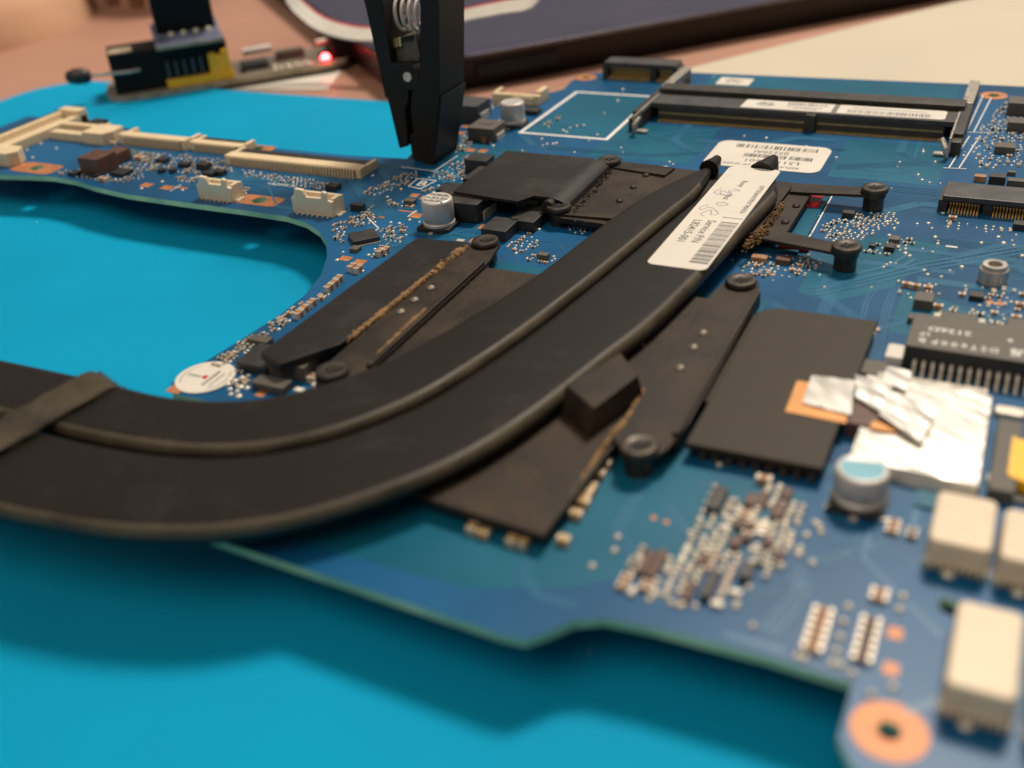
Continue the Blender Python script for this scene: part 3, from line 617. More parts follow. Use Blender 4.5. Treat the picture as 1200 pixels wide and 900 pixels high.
# arms of the far plate
def arm(a, b_, w, z0, z1, name='spring_arm'):
    a = Vector(a); b_ = Vector(b_); n = 8; d = (b_ - a).normalized(); nr = Vector((-d.y, d.x)); vs = []; fs = []
    for i in range(n + 1):
        t = i / n; c = a.lerp(b_, t); z = z0 + (z1 - z0) * (3 * t * t - 2 * t ** 3); ww = w / 2 * (1.25 - .25 * t)
        for s, dz in ((-1, 0), (1, 0), (1, .55), (-1, .55)): vs.append((c.x + nr.x * ww * s, c.y + nr.y * ww * s, z + dz))
    for i in range(n):
        for k in range(4): fs.append([i * 4 + k, i * 4 + (k + 1) % 4, (i + 1) * 4 + (k + 1) % 4, (i + 1) * 4 + k])
    fs += [[0, 1, 2, 3], [n * 4 + k for k in range(4)]]
    mb = MB(); mb.add(vs, fs); return mb.build(name, 'plate', hs)
arm((-40, 198.5), (-24.6, 199), 3.8, 2.5, 2.9); arm((-40, 175.5), (-24.6, 171.2), 3.8, 2.5, 2.9)
arm((-66, 177), (-80.6, 175.8), 4.2, 2.5, 2.3); arm((-66, 201), (-80.3, 203), 3.8, 2.5, 2.3)
# screws with collars
def screw_mesh():
    h = MB(); h.lathe([(2.45, 0), (2.55, .15), (2.55, .75), (2.35, 1.0), (1.9, 1.06), (1.5, 1.0), (1.1, .9)], 0, 0, 28)
    c = MB(); c.lathe([(1.75, -3.5), (1.95, -3.3), (1.95, -1.2), (2.2, -.9), (2.2, -.02)], 0, 0, 24)
    r = MB()
    for a in (0, 90):
        R_ = Matrix.Rotation(math.radians(a + 20), 3, 'Z'); q = MB(); q.box(-1.0, 1.0, -.24, .24, .86, 1.03 + .002 * (a > 0)); q.xf(lambda p: R_ @ p); r.add(q.v, q.f)
    return h, c, r
first = None
for x, y, z in ((-24.4, 199, 3.5), (-24.5, 171.1, 3.5), (-80.5, 175.8, 2.9), (-80.3, 203, 2.9), (-38.1, 153.4, 3.3), (-38.0, 103.6, 3.3), (-86.6, 155.9, 3.3), (-87.4, 106.6, 3.3)):
    if not first:
        h_, c_, r_ = screw_mesh()
        for q in (h_, c_, r_): q.xf(lambda p: Vector((p.x + x, p.y + y, p.z + z)))
        first = h_.build('screw', 'steelb', hs, ang=40); fc = c_.build('collar', 'steelb', first, ang=40); fr = r_.build('cross_recess', 'dark', first, smooth=False); f0 = (x, y, z)
    else:
        dx, dy, dz = x - f0[0], y - f0[1], z - f0[2]
        s = dupe(first, dx, dy, dz, hs); dupe(fc, dx, dy, dz, s); dupe(fr, dx, dy, dz, s)
# rivets
for px, py, z in ((824, 391, 3.35), (813, 408, 3.35), (797, 432, 3.35), (942, 226, 2.5), (933, 242, 2.5), (920, 261, 2.5), (757, 206, 2.5), (742, 220, 2.5), (726, 236, 2.5), (505, 338, 3.35), (486, 352, 3.35), (470, 366, 3.35)):
    c = P(px, py, z); mb = MB(); mb.dome(c.x, c.y, z, .75, .55, 14); mb.build('rivet', 'rivet' if z > 3 else 'plate', hs)
# narrow spreader strip over the power stage, dusty right edge
mb = MB(); mb.prism([(-101.6, 107.6), (-96.4, 105.6), (-91.0, 114), (-89.6, 154.6), (-99.9, 153.6), (-100.2, 150)], 2.6, 4.0); st3 = mb.build('spreader_strip', 'platec', hs, bevel=.25)
mb = MB(); mb.box(-99, -92.5, 112, 150, .0, 2.7); mb.build('pad_block', 'dark', st3)
def crumbs(name, path, w, h, z, n, parent, mat='dustedge', sz=(.25, .8)):
    mb = MB(); pts = spline([(*p, 0) for p in path], n)
    for p in pts:
        r = random.uniform(*sz); a = random.uniform(0, 6.3)
        x, y = p.x + random.uniform(-w, w), p.y + random.uniform(-w, w); zz = z + random.uniform(-h, h)
        k = 7; prof = [(r * random.uniform(.7, 1), -r * .6), (r, 0), (r * random.uniform(.5, .8), r * .5), (r * .2, r * .7)]
        mb.lathe(prof, x, y, k, 0, zz)
        for i in range(len(mb.v) - k * 4, len(mb.v)): mb.v[i] += Vector((random.uniform(-.15, .15), random.uniform(-.15, .15), random.uniform(-.1, .1))) * r * 1.6
    return stuff(mb.build(name, mat, parent, smooth=True, ang=80))
def ragged(name, path, r, parent, n=130, lo=.45, mat='dustedge'):
    pts = spline(path, n); mb = MB(); rr = []; a = .7
    for i in range(n): a = min(1, max(lo, a + random.uniform(-.22, .22))); rr.append(r * a * (1 if 2 < i < n - 3 else .4))
    mb.tube([p + Vector((random.uniform(-.1, .1), 0, random.uniform(-.08, .08))) for p in pts], rr, 9)
    for v in mb.v: v += Vector((random.uniform(-.12, .12), random.uniform(-.12, .12), random.uniform(-.1, .1))) * r * 1.6
    return mb.build(name, mat, parent, smooth=True, ang=90)
ragged('dust_edge', [(-89.4, 154.2, 3.2), (-89.9, 146, 3.3), (-90.0, 141, 3.1)], 1.0, hs, 90)
ragged('dust_edge', [(-90.0, 141.5, 3.5), (-90.4, 128, 3.5), (-91.2, 115.5, 3.4)], .62, hs, 130, .75)
ragged('dust_edge', [(-84.4, 130, 3.3), (-83.9, 122, 3.4), (-83.6, 113, 3.3)], .62, hs, 70)
ragged('dust_edge', [(-42.4, 118, 3.2), (-42.0, 110, 3.1), (-42.6, 104, 2.9), (-42.9, 96, 2.2), (-43.2, 90, 1.8)], .6, hs, 110)
crumbs('dust_edge', [(-39.6, 189), (-39.9, 180), (-40.4, 174), (-41.4, 168)], .5, .9, 3.0, 260, hs, 'dustedge', (.08, .28))
crumbs('dust_fluff', [(-39.5, 175.5), (-41, 172.5)], .9, 1.0, 3.0, 110, hs, 'dustedge', (.1, .32))
crumbs('dust_edge', [(-78.4, 199), (-77.6, 186), (-77.0, 175)], .5, .9, 2.8, 120, hs, 'plate', (.1, .3))
# bent spreader plate over the memory coils
prof = [(-103.4, 4.35), (-85.5, 4.35), (-83, 4.35), (-80.8, 4.0), (-79.6, 3.2), (-79.2, 2.5), (-78.7, 2.5), (-79.1, 3.5), (-80.4, 4.5), (-82.8, 4.95), (-103.4, 4.95)]
mb = MB(); mb.profxz(prof, 176.6, 199.6); o = mb.build('bent_plate', 'platec', hs, bevel=.1)
mb = MB(); mb.prism([(-103.4, 176.6), (-103.2, 174.4), (-88, 173.0), (-86, 176.6)], 4.36, 4.94); mb.build('plate_tab', 'platec', o)
mb = MB(); mb.tube([(-82.6, 175.0, 3.4), (-82.4, 199.4, 3.4)], 1.35, 16); mb.build('rolled_edge', 'plate', o)
mb = MB(); mb.box(-103.9, -95.2, 174.0, 174.3, 3.9, 4.5); mb.build('bright_edge', 'rim', o)
mb = MB(); mb.box(-101, -85, 178, 197, 3.3, 4.4); mb.build('thermal_pad', 'dark', o)
# foam saddle block over the wide pipe
mb = MB(); mb.prism([(-51.5, 109), (-45.2, 104.6), (-41.6, 116.4), (-46.8, 121.6)], 2.6, 6.75, top=[(-50.9, 110.2), (-45.0, 106.0), (-42.4, 115.8), (-46.9, 120.9)]); mb.build('foam_block', 'plate', hs, bevel=.3)
# grey fabric tape across both pipes
ta = [Vector((-113.6, 92)), Vector((-117, 84)), Vector((-120, 76)), Vector((-124, 62))]
mb = MB(); n = 40; pts = spline([(-116.6, 91.4, 5.0), (-116.8, 90.0, 6.1), (-117.2, 87.5, 6.35), (-119.2, 74, 6.4), (-121.5, 63.5, 6.2), (-122, 61, 5.0)], n); vs = []; fs = []
for i, p in enumerate(pts):
    for s, dz in ((-1, -.3), (1, -.3), (1, .22), (-1, .22)): vs.append((p.x + s * (3.5 + random.uniform(-.2, .2)), p.y - s * 1.2, p.z + dz + random.uniform(-.06, .06)))
for i in range(n - 1):
    for k in range(4): fs.append([i * 4 + k, i * 4 + (k + 1) % 4, (i + 1) * 4 + (k + 1) % 4, (i + 1) * 4 + k])
fs += [[0, 1, 2, 3], [(n - 1) * 4 + k for k in range(4)]]; mb.add(vs, fs); tp = mb.build('fabric_tape', 'foam', hs)
mb = MB()
for k in range(1500):
    p = random.choice(pts); s_ = random.uniform(-1, 1); e_ = 1 if random.random() < .4 else 0
    if e_: s_ = random.choice([-1, 1]) * random.uniform(.92, 1.02)
    if random.random() < .12: p = pts[0]
    b0 = Vector((p.x + s_ * 3.5, p.y - s_ * 1.2, p.z + .15)); d = Vector((random.uniform(-1, 1) + s_ * e_, random.uniform(-1, 1) + (1.2 if p is pts[0] else 0), random.uniform(.1, .9))).normalized() * random.uniform(.3, .9)
    w_ = Vector((d.y, -d.x, 0)).normalized() * .035
    mb.add([b0 - w_, b0 + w_, b0 + d], [[0, 1, 2]])
stuff(mb.build('fuzz', 'foam', tp, smooth=False))
# paper label on the wide pipe
lx0, lx1, ly0, ly1 = -52.9, -42.6, 151.2, 199.2; LZ = 6.05
def lbx(p):      # the label follows the pipe's slight lean
    t = (p.y - 151) / 48.0; return Vector((p.x - 1.1 * (1 - t) + .2, p.y, p.z))
mb = MB(); mb.prism(rrect(lx0, lx1, ly0, ly1, 1.3, 5), LZ - .12, LZ); mb.xf(lbx); lab = mb.build('paper_label', 'white', p2); lab['label'] = 'white paper label with printed part number and bar code'
RT = -math.pi / 2; tz = LZ + .012
text('print', 'Service P/N', 'ink', -47.9, 166.5, tz, 2.15, lab, RT, 1.0, .01, tilt=lbx)
text('print', 'L82415-001', 'ink', -50.4, 166.0, tz, 2.15, lab, RT, 1.0, .01, tilt=lbx)
text('print', 'KPT9D0HH7PR6Y740AXA', 'ink', -43.9, 183.0, tz, 1.35, lab, RT, .92, .01, tilt=lbx)
text('print', 'Roxy', 'ink', -47.8, 190.2, tz, 1.6, lab, RT, 1.0, .015, tilt=lbx)
text('print', 'Rizz', 'ink', -48.6, 183.0, tz, 1.6, lab, RT, 1.0, .015, tilt=lbx)
mb = MB(); random.seed(11); y = 151.8 + 1.8
while y < 171.5:
    w = random.choice([.25, .35, .5, .8]); mb.box(-46.2, -43.0, y, y + w, tz - .02, tz); y += w + random.choice([.2, .3, .4])
mb.box(-46.6, -42.9, 173.3, 173.6, tz - .02, tz); mb.xf(lbx); stuff(mb.build('bar_code', 'greyink', lab, smooth=False))
def scribble(pts, w=.13):
    mb = MB(); q = spline([(*p, tz) for p in pts], 60); mb2 = MB(); silk(mb2, q, w, tz); mb2.xf(lbx); return mb2.build('handwriting', 'pen', lab, smooth=False)
scribble([(-48.6, 187.5), (-47.2, 186.6), (-49.3, 186), (-48.2, 184.6), (-50.6, 185.8), (-50.2, 184.2), (-48.4, 183.6), (-51.6, 184.4), (-51.0, 187.0)])
scribble([(-48.6, 180.4), (-47.4, 179.4), (-48.8, 178.6), (-49.6, 179.6), (-48.6, 180.2)])
scribble([(-50.8, 178.4), (-51.9, 177.0), (-51.3, 175.8), (-50.2, 177.4), (-48.6, 176.0), (-47.8, 174.6), (-48.9, 174.0), (-49.6, 176.2), (-50.8, 173.9), (-50.0, 173.2)])
# dust flecks lying on the metal
mb = MB()
for k in range(1300):
    if k < 700: x, y, z = random.uniform(-90, -34), random.uniform(100, 156), 3.36 if random.random() < .3 else 2.62
    elif k < 1050: x, y, z = random.uniform(-80, -30), random.uniform(172, 203), 2.52
    else: x, y, z = random.uniform(-60, -43), random.uniform(86, 104), 2.62
    r = random.uniform(.04, .15); mb.lathe([(r, 0), (r * .8, r * .6), (r * .2, r)], x, y, 6, 0, z)
stuff(mb.build('dust_flecks', 'dustedge', hs))
# red paste beside the far plate
for px, py, l, w in ((954, 240, 2.6, 6.0), (932, 290, 5.5, 4.0), (703, 262, 3, 2)): 
    c = P(px, py); mb = MB(); mb.prism([(c.x - l / 2, c.y - w / 2), (c.x + l / 2, c.y - w / 2 * .8), (c.x + l / 2 * .9, c.y + w / 2), (c.x - l / 2, c.y + w / 2 * .9)], -.03, .95); mb.build('red_pad', 'red', mbd, bevel=.2)

# ================================================================== right part of the board
# memory slot
ms = empty('memory_slot', -49.5, 248, 0, mbd)
mb = MB(); mb.box(-85.5, -13.5, 251.5, 256.5, -.03, 5.0); mb.build('back_bar', 'conn', ms, bevel=.2)
mb = MB(); mb.box(-83.5, -15.5, 249, 251.7, -.03, 3.4); mb.build('groove', 'dark', ms)
mb = MB(); mb.box(-85, -14, 242.2, 249.4, 2.9, 4.2); mb.build('top_bar', 'conng', ms, bevel=.15)
mb = MB(); mb.box(-82.5, -16.5, 241.9, 249.2, -.03, 2.95); mb.build('body', 'conn', ms)
mb = MB(); mb.box(-46.6, -44.4, 240.8, 243, -.03, 4.0); mb.build('key', 'conn', ms, bevel=.2)
pb = MB(); g = MB()
for k in range(130):
    x = -82 + 65 * k / 129
    if -47.2 < x < -43.8: continue
    pb.box(x - .13, x + .13, 240.4, 242, -.02, .28); g.box(x - .12, x + .12, 241.78, 242.0, 1.7, 2.1)
stuff(pb.build('pins', 'gold', ms, smooth=False)); stuff(g.build('contacts', 'gold', ms, smooth=False))
for s, x0 in ((-1, -86.9), (1, -12.1)):
    mb = MB(); xa, xb = (x0, x0 + 2.6) if s < 0 else (x0 - 2.6, x0)
    mb.box(xa, xb, 235.5, 257, -.03, 3.9); mb.prism([(xa, 232.5), (xb, 232.5), (xb, 236), (xa, 236)], -.03, 3.0); mb.build('side_arm', 'conn', ms, bevel=.25)
    l = MB(); xc = (xa + xb) / 2 + (.9 if s < 0 else -.9)
    l.box(xc - .2, xc + .2, 230.5, 249, 1.0, 4.4); l.tube([(xc - .3 * s, 229.6, .4), (xc - .6 * s, 229.2, 2.6), (xc - 1.6 * s, 230.4, 4.3)], [.5, .7, .5], 8); l.box(min(xc, xc - 3 * s), max(xc, xc - 3 * s), 231, 232.6, .2, .7)
    lo_ = l.build('latch', 'steel', ms, bevel=.05)
    t_ = MB(); t_.box((xa + xb) / 2 - 1.6, (xa + xb) / 2 + .6, 262 if s > 0 else 264, 274, -.03, .5); t_.box((xa + xb) / 2 - 1.2, (xa + xb) / 2 + 1.2, 257, 275, 3.6, 4.1); t_.box((xa + xb) / 2 - 1.2, (xa + xb) / 2 + 1.2, 274.6, 275, -.03, 4.1)
    t_.build('hold_down', 'steel', ms, bevel=.1)
mb = MB(); mb.prism([(-62.5, 242.8), (-17.6, 242.8), (-16.8, 243.3), (-16.8, 248.6), (-17.5, 249.0), (-62.2, 249.0)], 4.16, 4.32); sl = mb.build('slot_sticker', 'white', ms)
mb = MB(); random.seed(5)
mb.box(-41.4, -40.2, 242.9, 248.9, 4.3, 4.335)
text('emblem', 'hp', 'ink', -57.2, 246.1, 4.345, 2.6, sl, math.pi, 1.2, .02)
cc = MB(); silk(cc, [(-57.2 + 2.0 * math.cos(2 * math.pi * k / 20), 246.1 + 1.3 * math.sin(2 * math.pi * k / 20)) for k in range(20)], .22, 4.34, True); stuff(cc.build('emblem', 'ink', sl, smooth=False))
x = -52
while x < -43: w = random.choice([.15, .3, .45]); mb.box(x, x + w, 246.4, 248.3, 4.3, 4.34); x += w + random.choice([.2, .3])
x = -38
while x < -20: w = random.choice([.15, .3, .45]); mb.box(x, x + w, 243.5, 245.9, 4.3, 4.34); x += w + random.choice([.2, .3])
for r0, r1, yy in ((-52, -44, 245.2), (-50, -45, 244.2), (-37, -21, 247.2)):
    x = r0
    while x < r1: mb.box(x, x + .35, yy - .3, yy + .3, 4.3, 4.338); x += .6
stuff(mb.build('print', 'greyink', sl, smooth=False))
# big white sticker
mb = MB(); mb.prism(rrect(-63.4, -38.0, 214.6, 230.9, 2.6, 6), .03, .16); bs_ = mb.build('board_sticker', 'white', mbd); bs_['label'] = 'white sticker with rounded corners and bar codes'; sz_ = .172
text('print', 'REPLACE WITH HP SPARE', 'ink', -50.8, 216.6, sz_, 1.45, bs_, math.pi, 1.0, .01)
text('print', 'L51102-601', 'ink', -49.0, 219.3, sz_, 2.5, bs_, math.pi, 1.02, .01)
text('print', 'IJ2220AI', 'ink', -50.4, 225.0, sz_, 2.3, bs_, math.pi, 1.0, .01)
mb = MB(); random.seed(9)
for a, b_, y0, y1 in ((-55.8, -46.5, 221.3, 223.4), (-45.8, -41, 221.3, 223.4), (-59, -41, 226.9, 229.2)):
    x = a
    while x < b_: w = random.choice([.12, .2, .38]); mb.box(x, x + w, y0, y1, .15, .174); x += w + random.choice([.16, .28, .5] if y0 > 225 else [.14, .2])
stuff(mb.build('bar_code', 'ink', bs_, smooth=False))
mb = MB(); mb.box(-77.5, -68.5, 274.0, 280.5, .03, .15); o = mb.build('small_sticker', 'white', mbd)
mb = MB(); random.seed(2)
for i in range(9):
    for j in range(5):
        if random.random() < .75: mb.box(-75.7 + i * .6, -75.3 + i * .6, 275.6 + j * .7, 276.1 + j * .7, .14, .165)
stuff(mb.build('print', 'greyink', o, smooth=False))
# card slots
def card_slot(x0, x1, y0, y1, h, key, pins=True, name='card_slot'):
    r = empty(name, (x0 + x1) / 2, (y0 + y1) / 2, 0, mbd); keep(x0, x1, y0, y1)
    mb = MB(); mb.box(x0, x1, y0 + .2, y1, h - 1.1, h); mb.build('top_lip', 'conng', r, bevel=.2)
    mb = MB(); mb.box(x0 + .1, x1 - .1, y0 + 2.6, y1 - .1, -.03, h - 1.0); mb.build('body', 'conn', r)
    for a, b_ in ((x0 - .6, x0 + 1.0), (x1 - 1.0, x1 + .6), (key - .8, key + .8)): mb = MB(); mb.box(a, b_, y0 + .5, y1 - .3, -.03, h - 1.0); mb.build('cheek', 'conn', r, bevel=.12)
    pb = MB(); x = x0 + 1.5
    while x < x1 - 1.2:
        if abs(x - key) > 1.1:
            pb.box(x - .13, x + .13, y0 + .1, y0 + 2.7, .35, .55); pb.box(x - .13, x + .13, y0 - .5, y0 + .2, -.02, .3); pb.box(x - .13, x + .13, y0 + .9, y0 + 2.65, h - 1.75, h - 1.5); pb.box(x - .13, x + .13, y0 + 2.4, y0 + 2.62, .5, h - 1.2)
        x += .55
    stuff(pb.build('pins', 'gold', r, smooth=False)); return r
card_slot(-12.3, 11.5, 200.6, 208.5, 3.3, -4.2); card_slot(-109.2, -88.4, 273.6, 279.6, 4.6, -95.0)
# knurled stand-off
mb = MB(); n = 36; vs = []; fs = []; x, y = -1.0, 173.2
prof = [(2.35, 0, 0), (2.35, .35, 0), (2.2, .36, 1), (2.2, 2.3, 1), (1.95, 2.5, 0), (1.9, 3.1, 0), (1.15, 3.1, 0), (1.05, 1.2, 0)]
for r, z, kn in prof:
    for k in range(n): rr = r + (.13 if kn and k % 2 else 0); vs.append((x + rr * math.cos(2 * math.pi * k / n), y + rr * math.sin(2 * math.pi * k / n), z))
for j in range(len(prof) - 1):
    for k in range(n): fs.append([j * n + k, j * n + (k + 1) % n, (j + 1) * n + (k + 1) % n, (j + 1) * n + k])
fs.append([(len(prof) - 1) * n + k for k in range(n)]); mb.add(vs, fs); mb.build('standoff', 'steel', mbd, smooth=True, ang=25); keep(x - 2.5, x + 2.5, y - 2.5, y + 2.5)
# network transformer with lettering and its row of legs
nt_ = empty('transformer_chip', 0, 145, 0, mbd); keep(-11, 12, 138, 151)
mb = MB(); mb.box(-10.6, 12.0, 139.6, 150.0, .3, 4.2); mb.build('body', 'chipgrey' if False else 'black', nt_, bevel=.2)
mb = MB(); mb.box(-10.5, 11.9, 139.7, 149.9, 4.19, 4.23); mb.build('top_face', 'chipgrey', nt_, smooth=False)
lz = 4.25
for k, (s, x) in enumerate((('D', 1.0), ('S', -.3), ('T', -1.6), ('6', -2.9), ('0', -4.2), ('0', -5.5), ('P', -6.8), ('B', -8.5))): text('print', s, 'silk', x, 141.9, lz, 1.75, nt_, math.pi, 1.0, .02)
text('print', 'LF', 'silk', -8.4, 143.8, lz, 1.5, nt_, math.pi, 1.0, .02); text('print', '2126D', 'silk', -5.2, 145.7, lz, 1.75, nt_, math.pi, 1.25, .02)
text('emblem', 'US', 'silk', 4.3, 142.2, lz, 2.5, nt_, math.pi, .8, .09); mb = MB(); mb.prism(circ(2.9, 145.4, .35, 12), lz - .02, lz + .01); mb.build('pin_mark', 'silk', nt_)
lead0 = None
for k in range(17):
    x = -8.9 + k * 1.23
    if not lead0:
        mb = MB(); mb.tube([(x, 139.75, 1.9), (x, 139.1, 1.95), (x, 138.75, 1.5), (x, 138.5, .45), (x, 138.1, .15), (x, 137.4, .12)], .33, 8); lead0 = mb.build('lead', 'solder', nt_, ang=60)
    else: dupe(lead0, k * 1.23, 0, 0, nt_)
# black insulated plate with copper tape and foil
mb = MB(); mb.prism([(-33.2, 108.2), (-15.7, 108.6), (-15.6, 148.9), (-31, 148.6), (-33.3, 146.5)], 1.5, 2.55); bp_ = mb.build('insulated_plate', 'shield', mbd, bevel=.15); bp_['label'] = 'matt black insulated plate'; keep(-33, -15, 108, 149)
mb = MB(); mb.box(-32.3, -16.4, 109.4, 148, -.03, 1.55); mb.build('plate_base', 'dark', bp_)
for k in range(9): mb = MB(); x = -31 + k * 1.75; mb.box(x - .45, x + .45, 108.3, 109.5, -.03, 1.2); mb.build('contact', 'conn', bp_, bevel=.1)
c4 = [P(px, py, 2.6) for px, py in ((934, 446), (1000, 456), (991, 496), (920, 482))]
mb = MB(); mb.prism([(p.x, p.y) for p in c4], 2.54, 2.63); mb.build('copper_tape', 'coptape', bp_)
def crumple(px4, z0, amp, n, name, parent, mat='foil', skirt=0., seed=1, fold=None):
    random.seed(seed); q = [P(px, py, z0) for px, py in px4]; mb = MB(); vs = []; fs = []
    ph = [(random.uniform(.25, 1.3), random.uniform(.25, 1.3), random.uniform(0, 6)) for _ in range(7)]
    for j in range(n + 1):
        for i in range(n + 1):
            u, v = i / n, j / n; p = (q[0] * (1 - u) + q[1] * u) * (1 - v) + (q[3] * (1 - u) + q[2] * u) * v
            h = sum(abs(math.sin(a * p.x + b_ * p.y + c)) for a, b_, c in ph) / 7 - .5 + random.uniform(-.015, .015)
            z = z0 + amp * h
            if skirt and (i in (0, n) or j in (0, n)): z = z0 - skirt
            if fold: z += fold(u, v)
            vs.append((p.x, p.y, z))
    for j in range(n):
        for i in range(n): a = j * (n + 1) + i; fs.append([a, a + 1, a + n + 2, a + n + 1])
    mb.add(vs, fs)
    if not skirt:
        o = len(mb.v); mb.add([(p[0], p[1], p[2] - .06) for p in vs], [f[::-1] for f in fs])
    return mb.build(name, mat, parent, smooth=True, ang=50)
crumple([(951, 440), (1002, 446), (997, 486), (940, 472)], 2.85, .35, 12, 'foil_strip', bp_, seed=4)
mb = MB(); mb.box(-13.2, 1.2, 112.4, 135.2, -.03, 1.75); fb_ = mb.build('shield_can', 'steel', mbd); keep(-14, 2, 111, 137)
crumple([(1012, 436), (1168, 462), (1150, 574), (998, 540)], 2.0, .26, 34, 'foil_cover', fb_, seed=8, skirt=1.9)
crumple([(1002, 438), (1046, 452), (1035, 486), (1003, 466)], 2.7, .5, 10, 'foil_strip', fb_, seed=12)
crumple([(1040, 458), (1098, 482), (1080, 518), (1030, 486)], 3.0, .6, 12, 'foil_strip', fb_, seed=21)
crumple([(1040, 428), (1068, 436), (1062, 458), (1032, 448)], 2.5, .4, 10, 'foil_strip', fb_, seed=23)
chip(1023, 441, 3.2, 4.0, 1.6, 'chipgrey', 'chip'); c = P(1018, 497); mb = MB(); mb.box(c.x - 2.4, c.x + 3.6, c.y - 4, c.y + 3, -.03, 2.35); mb.build('chip', 'brown', mbd, bevel=.1)
pad2 = P(1036, 500, 2.4); mb = MB(); mb.box(pad2.x - 1.6, pad2.x + 1.6, pad2.y - .9, pad2.y + .9, 2.3, 2.42); mb.build('copper_pad', 'coptape', mbd)
chip(1048, 422, 2.6, 4.2, 1.7, 'white', 'button', bevel=.35); chip(1068, 424, 1.5, 4.0, 1.2, 'chipgrey', 'chip')
# chips in the upper right field
for a in ((1082, 358, 2.9, 3.2, 1.7, 'chipgrey'), (1072, 377, 2.2, 1.6, 1.0, 'chipgrey'), (1122, 384, 5.2, 4.0, 1.6, 'chipgrey'), (1144, 350, 2.2, 1.8, .9, 'black'), (1192, 384, 3, 3, .8, 'chipgrey'), (1176, 390, 2.4, 1.8, .9, 'chipgrey'),
          (994, 254, 2.2, 1.6, 1.1, 'black'), (1042, 293, 1.8, 1.8, 1.0, 'black'), (1048, 284, 1.8, 1.8, 1.0, 'chipgrey'), (1022, 290, 1.1, 1.1, .7, 'black'),
          (1195, 132, 5.5, 5.5, 3.0, 'chipgrey'), (1193, 152, 4.5, 4, 2.2, 'chipgrey'), (1177, 178, 4.0, 3.2, 1.6, 'chipgrey'), (1168, 214, 3, 2.2, 1.6, 'black'), (1148, 212, 2.2, 1.6, 1.2, 'tancap'), (1190, 217, 3.2, 1.8, 1.2, 'chipgrey'),
          (1185, 205, 1.6, 1, .8, 'chipgrey'), (1197, 268, 3, 2, 1.2, 'black'), (918, 308, 2.6, 1.9, 1.0, 'brown'), (890, 306, 2.8, 1.6, 1.0, 'tancap'), (1115, 290, 2, .6, .2, 'silk')): chip(*a)
for a in ((1062, 336), (1073, 338), (1087, 340), (1099, 362), (1195, 360), (1190, 375), (1116, 258)): part2(*a, 1.5, .9, .8, 'tancap', 0)
for s in (-1, 1): c = P(1122, 384); mb = MB(); mb.box(c.x + s * 3.2 - .5, c.x + s * 3.2 + .5, c.y - 1.6, c.y + 1.6, -.02, 1.3); mb.build('solder_tab', 'solder', mbd, bevel=.1)
field([(962, 264), (1000, 250), (1048, 249), (1052, 262), (1008, 282), (968, 284)], .92, (.85, .15, 0)); field([(1030, 284), (1072, 278), (1070, 290), (1040, 302), (1012, 296)], 1.15, (.6, .3, .1)); field([(1034, 308), (1052, 308), (1050, 316), (1036, 316)], 1., (.9, .1, 0))
field([(868, 318), (885, 300), (960, 300), (962, 312), (940, 325), (880, 326)], 1.15, (.6, .3, .1)); field([(1048, 340), (1108, 342), (1104, 352), (1052, 352)], 1.35, (.6, .3, .1))
field([(1090, 358), (1150, 366), (1200, 372), (1200, 398), (1160, 392), (1140, 372), (1096, 372)], 1.15, (.5, .35, .15)); field([(1126, 332), (1150, 334), (1200, 340), (1200, 366), (1128, 360)], 1.3, (.7, .2, .1))
field([(1078, 370), (1098, 372), (1096, 384), (1076, 384)], 1.1, (.6, .3, .1))
field([(1146, 150), (1178, 122), (1200, 122), (1200, 198), (1140, 188), (1138, 175)], 1.3, (.6, .3, .1)); field([(1148, 190), (1172, 192), (1168, 200), (1146, 198)], 1.3); field([(1108, 260), (1196, 268), (1196, 280), (1112, 268)], 1.35, (.7, .2, .1)); field([(1050, 214), (1110, 218), (1108, 214)], 1.5)
field([(1024, 378), (1032, 382), (1024, 408), (1016, 404)], 1.1, (.6, .3, .1), 1.0); field([(1070, 93), (1130, 96), (1128, 92)], 2)
# lone solder points
mb = MB()
lone = [(1052, 262), (1061, 297), (1066, 300), (1083, 317), (1103, 325), (1127, 313), (1113, 318), (1089, 334), (1093, 296), (1099, 286), (1040, 260), (1048, 268), (1042, 276), (1105, 250), (1111, 266), (1088, 262), (1092, 268), (1096, 278), (1150, 285), (1170, 278), (1176, 285), (1198, 300), (1188, 288),
        (966, 337), (1053, 330), (1087, 322), (1066, 413), (984, 283), (690, 165), (652, 168), (660, 153), (668, 150), (676, 148), (684, 147), (664, 155), (700, 158), (708, 133), (724, 118), (730, 105), (836, 90), (575, 168), (578, 171), (635, 163), (641, 169), (648, 169), (636, 171), (612, 177), (540, 171), (553, 190), (562, 187),
        (437, 206), (452, 214), (441, 222), (470, 222), (496, 236), (454, 231), (514, 218), (508, 226), (458, 261), (468, 262), (476, 276), (480, 258), (402, 296), (432, 299), (395, 305), (425, 318), (452, 310), (166, 221), (190, 213), (214, 223), (20, 180), (32, 176), (48, 168), (38, 185), (28, 183), (66, 174),
        (625, 270), (632, 269), (605, 297), (694, 268), (980, 185), (945, 172), (898, 162), (872, 160), (1082, 178), (1096, 190), (1076, 205), (1070, 158), (1100, 164)]
for px, py in lone: c = P(px, py); mb.dome(c.x, c.y, 0, random.uniform(.3, .42), .28, 10)
random.seed(31)
for k in range(60):
    x, y = random.uniform(-110, 8), random.uniform(160, 236)
    if free(x, y, 1) and not (-66 < x < -36 and 212 < y < 233): mb.dome(x, y, 0, random.uniform(.2, .34), .2, 8)
stuff(mb.build('solder_points', 'solder', mbd))
